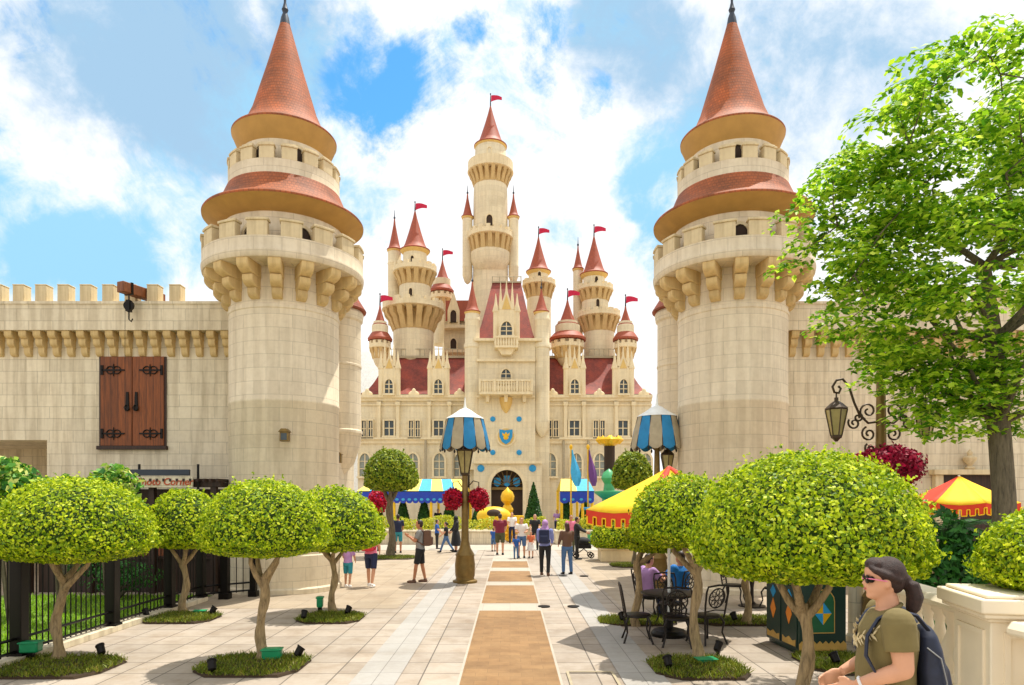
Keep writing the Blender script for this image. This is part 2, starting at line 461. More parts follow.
cloud = wmix(PALE, cloud, (CL*.34, CL*.66, CL*.90, 1))
wt.links.new(wmix(BLUE, cloud, skyc), bg.inputs[0]); bg.inputs[1].default_value = .08

sd = bpy.data.lights.new('sun', 'SUN'); sd.energy = 3.6; sd.angle = R(.6); sd.color = (1, .95, .86)
so = bpy.data.objects.new('sun', sd); col.objects.link(so)
tosun = Vector((SUN_DIR.x*cos(R(SUN_EL)), SUN_DIR.y*cos(R(SUN_EL)), sin(R(SUN_EL))))
so.rotation_euler = tosun.to_track_quat('Z', 'Y').to_euler(); so.location = (0, 0, 60)

cd = bpy.data.cameras.new('camera'); co_ = bpy.data.objects.new('camera', cd); col.objects.link(co_)
co_.location = (0, 0, EH); co_.rotation_euler = (R(90), 0, 0)
cd.lens = 24; cd.sensor_width = 36; cd.shift_x = 2/1024; cd.shift_y = (HY-342.5)/1024; cd.clip_end = 2000; cd.clip_start = .05
scene.camera = co_
scene.view_settings.view_transform = 'Standard'; scene.view_settings.look = 'None'
scene.view_settings.exposure = .52; scene.view_settings.gamma = 1

# ------------------------------------------------------------------ ground
def sheet(name, x0, x1, y0, y1, z, mat, kind='structure'):
    m = MB(); m.add([(x0,y0,z),(x1,y0,z),(x1,y1,z),(x0,y1,z)], [(0,1,2,3)])
    return tag(m.build(name, mat, uv=False), kind=kind)
sheet('ground', -600, 600, -300, 1200, -.012, 'pave_beige')
# the main paving is laid so that its joints fall at x = ±.63, ±1.2 ...
o = sheet('plaza_paving', -12.0, 12.0, -20, 80, 0, 'pave_main'); o.location.x = 0
for x0, x1 in ((-14.0, -2.37), (2.37, 14.0)): sheet('paving_field', x0, x1, 14.3, 30.5, .004, 'pave_beige')
sheet('paving_band', -6.8, 6.8, 30.6, 34.2, .008, 'pave_white')
for s in (-1, 1): sheet('paving_band', s*1.71 - .285, s*1.71 + .285, -8, 30.5, .0125, 'pave_grey')
sheet('path_border', -.66, .66, -8, 30.4, .008, 'pave_white')
for d0, d1 in ((-2, 14.0), (15.0, 18.1), (18.95, 21.7), (22.8, 25.1)):
    sheet('path', -.625, .625, d0, d1, .012, 'strip_orange')
# camera landing
m = MB(); m.box(-4.2, 3.2, -9, 4.3, 0, .39); m.box(-4.2, 3.2, 4.3, 4.65, 0, .26); m.box(-4.2, 3.2, 4.65, 5.0, 0, .13)
tag(m.build('terrace_steps', 'pave_white', uv=False), kind='structure')

# ------------------------------------------------------------------ windows
def arch(w, h, n=8, pointed=True, cx=0, z0=0):
    hw = w/2; pts = [(cx-hw, z0), (cx+hw, z0)]
    rise = hw*(1.25 if pointed else 1.0); zs = z0+h-rise
    for i in range(n+1):
        t = i/n
        if pointed:
            if t <= .5: u = t*2; x = hw*(1-u**1.5); z = zs + rise*math.sin(u*PI/2)**.95
            else: u = (1-t)*2; x = -hw*(1-u**1.5); z = zs + rise*math.sin(u*PI/2)**.95
        else: x = hw*cos(PI*t); z = zs + hw*sin(PI*t)
        pts.append((cx+x, z))
    return pts
def scale_poly(p, cx, cz, k, kz=None): return [(cx+(x-cx)*k, cz+(z-cz)*(kz or k)) for x, z in p]

# ------------------------------------------------------------------ gate towers
def gate_tower(X, D, side, label):
    t = thing('gate_tower', label, 'tower', (X, D, 0), 0, 'gate towers')
    m = MB()
    m.lathe([(1.42,0),(1.42,.12),(1.375,.16),(1.375,.92),(1.352,.95),(1.352,4.62),(1.366,4.64),(1.366,4.70),(1.352,4.72),(1.352,6.86),(1.37,6.88),(1.37,6.96),(1.352,6.98),(1.352,8.0)], 72)
    sh = m.build('shaft', 'gate_stone', t)
    # battlement gallery
    m = MB(); ro = 1.97
    m.lathe([(1.353,7.84),(1.50,7.86),(ro-.02,7.88),(ro,7.90),(ro+.02,8.0),(ro+.02,8.05),(ro,8.08),(ro,8.36),(ro-.20,8.362),(ro-.20,8.05),(1.50,8.04),(1.50,9.05),(1.46,9.2)], 96)
    m.build('gallery', 'gate_stone', t)
    m = MB(); a = R(7.0); m.sector(ro-.2, ro+.002, 8.355, 8.70, -a, a, 4)
    m.sector(ro-.23, ro+.03, 8.70, 8.76, -a*1.12, a*1.12, 4)
    m0 = m.build('merlon', 'trim_stone', t, bevel=.012)
    for k in range(1, 16): inst(m0, t, rz=2*PI*k/16)
    m = MB()
    for (r1, z0, z1, w) in ((1.53, 7.06, 7.30, .12), (1.72, 7.28, 7.56, .135), (1.93, 7.54, 7.885, .15)):
        pr = [(1.34, z1), (1.34, z0)] + [(1.34+(r1-1.34)*math.sin(PI/2*i/6), z0 + (z1-z0)*.62*(1-math.cos(PI/2*i/6))) for i in range(1, 7)] + [(r1, z1)]
        m.prism(pr, -w, w, 0)
    c0 = m.build('corbel', 'corbel_stone', t, bevel=.02)
    c0.rotation_euler = (0, 0, 2*PI*.5/16)
    for k in range(1, 16): inst(c0, t, rz=2*PI*(k+.5)/16)
    # lower roof skirt
    m = MB(); m.lathe([(1.975,9.36),(1.98,9.40),(1.96,9.43),(1.72,9.56),(1.52,9.80),(1.40,10.08),(1.35,10.10)], 96)
    lr = m.build('lower_roof', 'roof_orange', t)
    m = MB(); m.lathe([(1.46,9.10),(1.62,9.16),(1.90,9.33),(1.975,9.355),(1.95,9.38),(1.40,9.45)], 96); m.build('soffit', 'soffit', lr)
    # upper drum
    m = MB(); r2 = 1.364
    m.lathe([(1.28,9.9),(r2,10.02),(r2+.02,10.06),(r2,10.1),(r2,10.43),(r2-.17,10.432),(r2-.17,10.15),(1.06,10.14),(1.06,11.3)], 80)
    up = m.build('upper_drum', 'gate_stone', t)
    m = MB(); a = R(7.6); m.sector(r2-.17, r2+.002, 10.425, 10.72, -a, a, 4); m.sector(r2-.19, r2+.025, 10.72, 10.77, -a*1.1, a*1.1, 4)
    m.sector(r2-.13, r2-.02, 10.77, 10.82, -a*.9, a*.9, 4)
    m1 = m.build('merlon', 'trim_stone', up, bevel=.01)
    for k in range(1, 16): inst(m1, up, rz=2*PI*k/16)
    # upper roof
    m = MB(); m.lathe([(1.29,11.50),(1.295,11.54),(1.27,11.57),(1.06,11.72),(.93,11.90),(.80,12.2),(.44,13.4),(.12,14.55),(.04,14.75)], 80)
    ur = m.build('roof', 'roof_orange', t)
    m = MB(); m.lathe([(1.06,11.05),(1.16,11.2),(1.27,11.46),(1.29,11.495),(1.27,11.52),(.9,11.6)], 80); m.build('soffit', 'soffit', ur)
    m = MB(); m.lathe([(.135,14.50),(.10,14.70),(.055,14.83),(.085,14.91),(.055,14.99),(.03,15.1),(.035,15.3),(.015,15.7),(.005,16.3)], 16)
    m.build('finial', 'lead', ur)
    # little arched windows looking out between the merlons
    for (r, z, k) in ((1.50, 8.06, 0), (1.06, 10.16, 1)):
        for j in range(8):
            a = -PI/2 + (j-.25)*2*PI/8
            m = MB(); Mx = Matrix.Rotation(a+PI/2, 4, 'Z') @ Matrix.Translation((0, -r, z))
            ar = arch(.40, .72); 
            m.prism(ar, -.005, .1, 0, Mx); w = m.build('window', 'opening', up if k else t)
            m = MB(); mm = MB(); mm.ring(scale_poly(ar, 0, 0, 1.3, 1.1), ar, -.05, .06)
            m.add([Mx @ Vector(p) for p in mm.v], mm.f); m.build('frame', 'trim_stone', w)
    return t
TLX, TRX, TD = -5.80, 5.72, 17.6
gate_tower(TLX, TD, -1, 'tall round cream gate tower left of the path, orange cone roof over two battlements')
gate_tower(TRX, TD, 1, 'tall round cream gate tower right of the path, beside the big leafy tree')

# gate flank turrets behind the towers
for s, X, lab in ((-1, -5.22, 'slim side turret with red cone behind the left gate tower'), (1, 5.17, 'slim side turret with red cone behind the right gate tower')):
    D = 20.4
    t = thing('side_turret', lab, 'turret', (X, D, 0), 0, 'turrets behind the gate towers')
    m = MB(); m.lathe([(.25,3.0),(.55,3.35),(.74,3.95),(.76,4.2),(.80,4.25),(.80,4.32),(.75,4.36),(.75,6.2),(.77,6.22),(.77,6.27),(.75,6.29),(.75,7.55),(.80,7.6),(.83,7.8),(.78,7.9)], 48)
    m.build('shaft', 'gate_stone', t)
    m = MB(); m.lathe([(.90,7.88),(.91,7.92),(.70,8.25),(.45,8.8),(.0,9.9)], 48); m.build('roof', 'roof_red', t)
    m = MB(); x0, x1 = (-1.7, .28) if s < 0 else (-.28, 1.7)
    m.box(x0, x1, -1.6, 1.2, 0, 7.2); m.build('flank_wall', 'gate_stone', t)
    m = MB(); ax = -.55*s*-1 if False else 0
    m.lathe([(.02,4.85),(.10,5.0),(.17,5.3),(.16,5.9),(.19,6.1),(.12,6.5),(.05,6.7),(0,6.85)], 12, (s*-.10 - .0, -.76, 0)); m.build('relief', 'castle_trim', t)

# ------------------------------------------------------------------ side walls
WD = 18.5; TOP = PZ(305, WD)
def side_wall(s, label):
    x_in = s*6.6; x_out = s*19
    t = thing('castle_wall', label, 'wall', (0, WD, 0))
    def bb(m, xa, xb, *r): m.box(min(xa, xb), max(xa, xb), *r)
    m = MB()
    if s < 0:
        xo = PX(47, WD); zt = PZ(440, WD)
        bb(m, x_in, xo, 0, .8, 0, TOP); bb(m, xo, x_out, 0, .8, zt, TOP); bb(m, xo-3.4, x_out, 0, .8, 0, zt)
        bb(m, xo + .3, xo-6.7, 6.2, 6.4, 0, zt+.4); bb(m, xo, xo+.2, .802, 6.2, 0, zt+.2); bb(m, xo+.2, xo-6.7, .802, 6.2, zt+.2, zt+.4)  # roof slab, side wall and deeper back wall added to darken the opening
    else: bb(m, x_in, x_out, 0, .8, 0, TOP)
    m.build('masonry', 'wall_stone', t)
    zc0, zc1 = PZ(357, WD), PZ(333, WD)
    m = MB(); bb(m, x_in, x_out, -.34, 0, zc1-.0, TOP+.003); bb(m, x_in, x_out, -.37, -.34, TOP-.07, TOP-.0); m.build('parapet', 'wall_stone', t)
    m = MB()
    for (y1, z0, z1, w) in ((.12, zc0, zc0+.24, .085), (.22, zc0+.21, zc0+.44, .095), (.31, zc0+.41, zc1+.0, .105)):
        pr = [(.02, z1), (.02, z0)] + [(-y1*math.sin(PI/2*i/5), z0 + (z1-z0)*.55*(1-math.cos(PI/2*i/5))) for i in range(1, 6)] + [(-y1, z1)]
        m.prism(pr, -w, w, 0, Matrix.Rotation(R(90), 4, 'Z') @ Matrix.Scale(1, 4))
    # prism lies in XZ; turn it so that it sticks out to the front
    c0 = m.build('corbel', 'corbel_stone', t, bevel=.012); 
    step = .385; n = 31
    for k in range(n):
        x = x_in + s*(.25 + k*step)
        if k == 0: c0.location.x = x
        else: inst(c0, t, (x, 0, 0))
    m = MB(); m.box(-.15, .15, -.30, .0, 0, .44); m.box(-.16, .16, -.31, .01, .44, .47)
    mm = m.build('merlon', 'trim_stone', t, bevel=.015)
    for k in range(18):
        x = PX(180 - 22*k, WD) if s < 0 else -PX(180 - 22*k, WD) + .1
        if s < 0 and k == 2: x -= .0
        if k == 0: mm.location = (x, 0, TOP+.004)
        else: inst(mm, t, (x, 0, TOP+.004))
    m = MB(); bb(m, x_in, x_in+s*.55, -.1, 0, 0, PZ(402, WD)); m.build('pilaster', 'wall_stone', t)
    return t
# corbel prism: profile (x=-y, z) extruded along y; rotate 90 deg about Z maps +x -> +y, so negative x sticks out towards -y
wl = side_wall(-1, 'long cream stone battlement wall left of the gate with a high wooden hatch')
wr = side_wall(1, 'long cream stone battlement wall right of the gate behind the leafy tree')

# hatch door
t = thing('hatch_door', 'brown double wooden hatch with black iron hinges high on the left wall', 'door', (PX(133.5, WD), WD, PZ(446, WD)))
w, h = 63/F*WD, 89/F*WD
for s in (-1, 1):
    m = MB(); m.box(min(s*.01, s*w/2), max(s*.01, s*w/2), -.07, -.004, 0, h); d = m.build('door_leaf', 'door_wood', t, bevel=.008)
    for z in (.33, h-.37):
        m = MB(); x = s*(w/2-.05)
        for xx in (.22, .40):
            pts = [(x-s*xx+.10*cos(a), -.085, z+.10*sin(a)) for a in [2*PI*i/14 for i in range(15)]]
            m.tube(pts, .016, 6)
        m.box(min(x, x-s*.60), max(x, x-s*.60), -.10, -.07, z-.02, z+.02); m.box(x-.03, x+.03, -.10, -.07, z-.13, z+.13)
        m.prism([(x-s*.31, z-.17), (x-s*.28, z), (x-s*.31, z+.17), (x-s*.34, z)], -.098, -.07)
        m.build('hinge', 'black_metal', d)
    m = MB(); m.prism([(s*.12-.05, .95), (s*.12+.05, .95), (s*.12+.03, 1.45), (s*.12-.03, 1.45)], -.10, -.07)
    m.tube([(s*.12+.06*cos(a), -.12, 1.02+.08*sin(a)) for a in [2*PI*i/12 for i in range(13)]], .014, 6); m.build('handle', 'black_metal', d)
m = MB(); m.box(-w/2-.09, w/2+.09, -.12, -.004, -.10, -.002); m.box(-w/2-.05, -w/2-.002, -.05, -.004, 0, h); m.box(w/2+.002, w/2+.05, -.05, -.004, 0, h); m.build('frame', 'dark_wood', t, bevel=.006)

# hoist
hx = PX(138, WD); hz = PZ(290, WD)
t = thing('hoist_beam', 'orange brown wooden hoist beam with iron pulley on top of the left wall', 'hoist', (hx, WD, TOP))
m = MB(); b0 = Vector((-.1, -.95, .22)); 
Mx = Matrix.Translation((-.02, -.9, .25)) @ Matrix.Rotation(R(-22), 4, 'Z')
m.box(-.12, .12, .05, 1.35, -.15, .13, 0, Mx); m.build('beam', 'beam_wood', t, bevel=.02)
m = MB(); m.box(-.135, .135, .28, .34, -.165, .145, 0, Mx); m.build('strap', 'black_metal', t)
m = MB(); c = Mx @ Vector((0, .31, -.18)); m.tube([c, c+Vector((0,0,-.14))], .02, 6)
m.tube([c+Vector((0,-.04,-.26)), c+Vector((0,.04,-.26))], .13, 14); m.box(c.x-.05, c.x+.05, c.y-.07, c.y+.07, c.z-.42, c.z-.12)
m.tube([c+Vector((0,0,-.40)), c+Vector((0,0,-.62)), c+Vector((.06,0,-.68)), c+Vector((.1,0,-.60))], .018, 6); m.build('pulley', 'black_metal', t)
m = MB(); m.tube([c+Vector((-.1,0,-.2)), c+Vector((-.11,0,-3.0))], .006, 5); m.build('rope', 'dark_iron', t)

# ------------------------------------------------------------------ fairytale castle
CD = 52.0
cas = thing('castle', 'cream fairytale castle with red roofs, many flagged towers and a blue crest over its arch', 'castle', (0, CD, 0))
def cb(m, name, mat, parent, **k): return m.build(name, mat, parent, off=(0, CD, 0), **k)
def flag(parent, x, y, z0, ztop, colr='flag_red', s=1.0):
    m = MB(); m.tube([(x, y, z0), (x, y, ztop)], [.07, .03], 6); m.ell((x, y, ztop), (.07,.07,.07), 6, 4)
    f = cb(m, 'flagpole', 'dark_iron', parent)
    m = MB(); n = 6; L = .95*s; H = .55*s; vs = []
    for k in range(2):
        for i in range(n+1):
            u = i/n; w = .10*sin(u*7)*u; hh = H*(1-.55*u)
            for zz in (0, 1): vs.append((x+.05+L*u, y+w+.03*k, ztop-.12-H*.55*(.2*u) - (hh*zz)+.06*sin(u*5)))
    fs = []
    for i in range(n):
        a = i*2; b = a + 2*(n+1)
        fs += [(a, a+1, a+3, a+2), (b, b+2, b+3, b+1), (a, a+2, b+2, b), (a+1, b+1, b+3, a+3)]
    fs += [(0, 2*(n+1), 2*(n+1)+1, 1), (2*n, 2*n+1, 4*n+3, 4*n+2)]
    m.add(vs, fs); cb(m, 'flag', colr, f)
def q(D, hw, y): return (hw*D/F, PZ(y, D))
def ctower(x, D, prof, mat='castle_stone', n=28, name='tower', parent=None):
    m = MB(); m.lathe([q(D, a, b) for a, b in prof], n, (PX(x, D), D, 0)); return cb(m, name, mat, parent or cas)
def croof(x, D, par, hw, yb, ya, flare=1.35, fl=None, name='roof', mat='castle_roof', pole=4):
    X = PX(x, D); m = MB(); r, zb = q(D, hw, yb); za = PZ(ya, D); h = za-zb
    m.lathe([(r*.8, zb-.12), (r, zb-.04), (r*1.01, zb+.03), (r*.80, zb+h*.06), (r*.66, zb+h*.17), (r*.40, zb+h*.48), (r*.16, zb+h*.8), (.05, za)], 28, (X, D, 0))
    ro = cb(m, name, mat, par)
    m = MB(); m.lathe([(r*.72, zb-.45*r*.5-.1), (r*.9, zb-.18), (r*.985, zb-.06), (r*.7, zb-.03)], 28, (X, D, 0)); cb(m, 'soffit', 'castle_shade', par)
    if fl: flag(par, X, D, za-.3, PZ(fl, D))
    else:
        m = MB(); m.tube([(X, D, za-.2), (X, D, za+.75)], [.06, .015], 6); m.ell((X, D, za+.1), (.09,.09,.12), 8, 5); cb(m, 'finial', 'lead', par)
    return ro
def cbattle(x, D, par, hw, ytop, ypar, ycor, hws, n=16, merl=True):
    """parapet ring with corbels: ytop merlon top, ypar parapet bottom, ycor corbel bottom, hws shaft half-width"""
    X = PX(x, D); r = hw*D/F; rs = hws*D/F; zt, zp, zc = PZ(ytop, D), PZ(ypar, D), PZ(ycor, D); h = zt-zp
    zs = zp + h*(.62 if merl else 1)
    m = MB(); th = min(.3, r*.2)
    m.lathe([(rs*.98, zp-.05), (r*.97, zp), (r*1.02, zp+.05), (r*1.02, zp+.12), (r, zp+.14), (r, zs), (r-th, zs), (r-th, zp+.1), (rs*.95, zp+.1)], 40, (X, D, 0))
    if merl:
        for k in range(n):
            a = 2*PI*k/n; m.sector(r-th, r, zs-.01, zt, a, a+2*PI/n*.56, 2, (X, D, 0))
    o = cb(m, 'battlement', 'castle_trim', par)
    nc = n; m = MB()
    for k in range(nc):
        a = 2*PI*(k+.5)/nc; Mx = Matrix.Translation((X, D, 0)) @ Matrix.Rotation(a, 4, 'Z'); w = 2*PI*r/nc*.26
        pts = [(rs*.95, zp+.04), (rs*.95, zc), (rs*1.03, zc), (rs+(r-rs)*.35, zc+(zp-zc)*.35), (rs+(r-rs)*.42, zc+(zp-zc)*.5), (r*.93, zc+(zp-zc)*.72), (r*.97, zp+.04)]
        m.prism(pts, -w, w, 0, Mx)
    m.lathe([(rs*1.004, zc-.02), (rs*1.004, zp-.06)], 40, (X, D, 0))
    cb(m, 'corbels', 'castle_gold', par)
    return o
def slit(x, D, par, r_hw, y0, y1, w=3.2, front=None):
    """small arched opening on a tower's front"""
    X = PX(x, D); r = r_hw*D/F; yy = D-r if front is None else front; m = MB(); ww = w*D/F; z0 = PZ(y1, D); hh = PZ(y0, D)-z0
    ar = arch(ww, hh, cx=X, z0=z0)
    m.prism(ar, yy-.03, yy+.3); wd = cb(m, 'window', 'opening', par)
    m = MB(); m.ring(scale_poly(ar, X, z0, 1.35, 1.12), ar, yy-.12, yy+.3); cb(m, 'frame', 'castle_trim', wd)

# keep tower
D = 60; T = ctower(490.5, D, [(17.5,345),(17.5,262),(17,200),(15.3,150),(14,148),(14,145)], n=36)
cbattle(490.5, D, T, 22.5, 164, 174, 187, 16.5, 20, False)
slit(490, D, T, 14.6, 155, 162, 3.6); slit(490, D, T, 17.3, 222, 232, 6)
m = MB(); X = PX(490.5, D); m.lathe([q(D,10.5,118+30), q(D,13.5,168), q(D,14,166), q(D,10,168)], 8, (X, D, 0))
T2 = ctower(490.5, D, [(12.0,170),(12.0,148),(13.0,147),(12.8,146)], n=30, name='upper_drum')
slit(490, D, T2, 12.0, 154, 161, 3.4); croof(490.5, D, T2, 16.5, 147, 106, fl=94)
m = MB(); m.lathe([q(D,3,283), q(D,7,279), q(D,15,273), q(D,19,264), q(D,19.5,256), q(D,16,254)], 32, (X, D-.5, 0)); cb(m, 'oriel_base', 'castle_stone', T)
cbattle(490.5, D-.5, T, 22.5, 232, 240, 258, 17.8, 18, True)
for x in (467.5, 513.5):
    a = ctower(x, D-.3, [(1,284),(3,282),(5,276),(5,268),(5.3,267),(5,266),(5,217)], n=16, name='side_turret'); croof(x, D-.3, a, 6.2, 217, 194)
# left twin tower
D = 57
T = ctower(413.5, D, [(20,365),(20,320)], n=36); cbattle(413.5, D, T, 30.5, 303, 312, 332, 20, 18)
U = ctower(415, D, [(15.5,312),(15.5,270)], n=30, name='upper_drum', parent=T); cbattle(415, D, U, 21.5, 266, 274, 287, 15.5, 16)
slit(413, D, U, 15.5, 293, 300)
V = ctower(415, D, [(11.8,276),(11.8,250)], n=26, name='top_drum', parent=T); slit(414, D, V, 11.8, 260, 266, 3); croof(415, D, V, 15, 251, 211, fl=202)
V = ctower(394.5, D+1, [(6.5,325),(6.5,265),(7,264),(6.5,263),(6.5,249)], n=20, name='side_turret', parent=T); croof(394.5, D+1, V, 7.6, 250, 219)
# small tower right of it
D = 66
T = ctower(441.5, D, [(9,345),(9,280)], n=24); cbattle(441.5, D, T, 11.5, 294, 300, 310, 8.5, 12)
m = MB(); m.lathe([q(D,12.3,293), q(D,12.6,291), q(D,9,286), q(D,7,284)], 24, (PX(441.5,D), D, 0)); cb(m, 'skirt_roof', 'castle_roof', T)
croof(442.5, D, T, 7.8, 280, 260, fl=249)
# little corbelled turrets left/right edges and centre right
for x, D, yt, hw, fl in ((380, 54.5, 305, 11.5, 294), (625.5, 54.5, 306, 12, 295), (567.5, 55, 300, 17.5, 289)):
    k = hw/12
    T = ctower(x, D, [(2,368),(5*k,365),(8.5*k,356),(8.5*k,326),(6.8*k,325),(6.8*k,322)], n=24, name='turret')
    cbattle(x, D, T, 11.2*k, 342, 349, 359, 7.5*k, 12)
    m = MB(); m.lathe([q(D,12.6*k,341), q(D,12.8*k,339), q(D,9.5*k,334), q(D,7.5*k,332)], 24, (PX(x,D), D, 0)); cb(m, 'skirt_roof', 'castle_roof', T)
    croof(x, D, T, 7.6*k, 325, yt, fl=fl)
# right rear tower
D = 62
T = ctower(539, D, [(12,350),(12,280)], n=28); cbattle(539, D, T, 16.5, 281, 287, 299, 12, 14)
U = ctower(538.5, D, [(9.8,290),(9.8,271)], n=24, name='upper_drum', parent=T); slit(539, D, U, 9.8, 275, 281, 3); croof(538.5, D, U, 12.6, 272, 237, fl=227)
# right twin tower
D = 57
T = ctower(599, D, [(15,365),(15,322)], n=36); cbattle(599, D, T, 21, 312, 319, 333, 15, 16)
U = ctower(595, D, [(13.2,320),(13.2,288)], n=30, name='upper_drum', parent=T); cbattle(595, D, U, 18, 286, 292, 302, 13.2, 16)
slit(596, D, U, 13.2, 303, 310)
V = ctower(594, D, [(10.8,294),(10.8,275)], n=26, name='top_drum', parent=T); slit(595, D, V, 10.8, 280, 285, 3); croof(594, D, V, 14, 275, 236, fl=225)
V = ctower(578, D+1, [(4.8,335),(4.8,269)], n=18, name='side_turret', parent=T); croof(578, D+1, V, 5.8, 269, 246)
# back building
D = 61
m = MB(); m.box(PX(444, D), PX(482, D), D, D+4, 4, PZ(306, D)); B = cb(m, 'rear_block', 'castle_stone', cas)
m = MB(); m.prism([(PX(446,D), PZ(306,D)), (PX(482,D), PZ(306,D)), (PX(482,D), PZ(301,D)), (PX(449,D), PZ(301,D))], D-.2, D+4); 
m.box(PX(446,D), PX(474,D), D-.42, D-.25, PZ(322,D), PZ(302,D)); cb(m, 'roof', 'castle_roof', B)
for yw in (312, 340): slit(454, D, B, 0, yw, yw+12, 6, front=D-.55)
m = MB(); m.prism([(PX(448,D),PZ(328,D)),(PX(460,D),PZ(328,D)),(PX(460,D),PZ(312,D)),(PX(454,D),PZ(293,D)),(PX(448,D),PZ(312,D))], D-.5, D-.1); cb(m, 'dormer', 'castle_trim', B)
for ya, yb in ((330, 327), (354, 351)):
    m = MB(); m.box(PX(445,D),PX(474,D),D-.8,D,PZ(ya,D),PZ(yb,D)); cb(m, 'cornice', 'castle_trim', B)

# wings
D = CD; FD = 1.2
def crect(m, x0, x1, y0, y1, d0, d1, mi=0): m.box(PX(x0, D), PX(x1, D), d0, d1, PZ(y1, D), PZ(y0, D), mi)
def wing(x0, x1, name='wing'):
    m = MB(); m.box(PX(x0, D), PX(x1, D), D+.6, D+9, -.01, PZ(395, D)); w = cb(m, name, 'castle_stone', cas)
    m = MB()
    for (y0, y1, d) in ((394, 397, .35), (397, 400, .2), (437, 439, .3), (439, 443, .15), (403, 404.5, .1)):
        crect(m, x0-.3, x1+.3, y0, y1, D+.6-d, D+.59+.1)
    cb(m, 'cornice', 'castle_trim', w); return w
WL = wing(356, 466); WR = wing(549, 653)
def mansard(x0, x1, par, lefthip, righthip):
    m = MB(); zb, zt = PZ(394, D+.7), PZ(358, D+3.3); y0 = D+.75; y1 = D+3.4; n = 7; vs = []; fs = []
    for i in range(n+1):
        u = i/n; c = u**.6 if True else u
        hl = (22*(u**.55)) if lefthip else 0; hr = (22*(u**.55)) if righthip else 0
        z = zb + (zt-zb)*u; yy = y0 + (y1-y0)*u**.75
        vs += [(PX(x0+hl, D), yy, z), (PX(x1-hr, D), yy, z), (PX(x1-hr, D), D+9-(yy-y0), z), (PX(x0+hl, D), D+9-(yy-y0), z)]
    for i in range(n):
        for a in range(4):
            b = (a+1) % 4; fs.append((i*4+a, i*4+b, i*4+4+b, i*4+4+a))
    fs.append((n*4, n*4+1, n*4+2, n*4+3)); m.add(vs, fs); r = cb(m, 'roof', 'mansard_red', par)
    m = MB(); z = zt
    xa = x0 + (22 if lefthip else 0); xb = x1-(22 if righthip else 0)
    m.box(PX(xa, D), PX(xb, D), y1-.15, y1+.15, z, z+.18); k = xa
    m.tube([(PX(xa, D), y1, z+.75), (PX(xb, D), y1, z+.75)], .03, 5)
    while k < xb: m.tube([(PX(k, D), y1, z), (PX(k, D), y1, z+.75)], .025, 5); k += 5
    cb(m, 'ridge_rail', 'beige_fabric', r); return r
RL = mansard(357, 470, WL, True, False); RR = mansard(545, 654, WR, False, True)
# side slopes: left edge visible is the curved hip already made
def gwin(x, y0, y1, w, par, kind='arch', dd=.58, glass='dark_glass'):
    X = PX(x, D); z0, z1 = PZ(y1, D), PZ(y0, D); ww = w*D/F; yy = D+dd
    if kind == 'arch': ar = arch(ww, z1-z0, cx=X, z0=z0)
    else: ar = [(X-ww/2, z0), (X+ww/2, z0), (X+ww/2, z1), (X-ww/2, z1)]
    cz = (z0+z1)/2
    ou = [(X+(px_-X)*1.36, cz+(pz-cz)*1.16) for px_, pz in ar]
    m = MB(); m.ring(ou, ar, yy-.20, yy+.02); m.box(X-ww*.75, X+ww*.75, yy-.28, yy+.02, z0-.16, z0-.02); f = cb(m, 'window', 'castle_trim', par)
    m = MB(); m.prism(ar, yy-.03, yy+.02); cb(m, 'pane', glass, f)
    m = MB(); m.box(X-.035, X+.035, yy-.10, yy-.02, z0, z1-.05)
    for k in ((.33, .66) if kind == 'arch' else (.5,)): m.box(X-ww/2, X+ww/2, yy-.09, yy-.025, z0+(z1-z0)*k-.03, z0+(z1-z0)*k+.03)
    cb(m, 'glazing_bars', 'castle_trim', f)
for par, xs in ((WL, (388, 438)), (WR, (575, 624))):
    for x in xs: gwin(x, 420, 435, 9.5, par, 'rect')
for par, xs in ((WL, (413.5, 366)), (WR, (600, 553))):
    for x in xs:
        for dx in (-3.4, 3.4):
            gwin(x+dx, 420, 436, 4.2, par, 'rect')
for par, xs in ((WL, (363.5, 412, 438.5, 459)), (WR, (551, 577, 600.5, 628, 647))):
    for x in xs: gwin(x, 453, 476, 10.5, par, 'arch', glass='pale_glass'); 
for par, xs in ((WL, (378, 397, 428.5, 449)), (WR, (566, 584.5, 617, 634.5))):
    for x in xs:
        m = MB(); crect(m, x-1.6, x+1.6, 401, 437, D+.3, D+.62); crect(m, x-2.2, x+2.2, 401, 405, D+.24, D+.61); cb(m, 'pilaster', 'castle_trim', par)
for par, xs in ((WL, (425, 453)), (WR, (564, 589))):
    for x in xs:
        m = MB(); m.tube([(PX(x, D), D+.35, 0), (PX(x, D), D+.35, PZ(440, D))], .09, 8); cb(m, 'downpipe', 'beige_fabric', par)
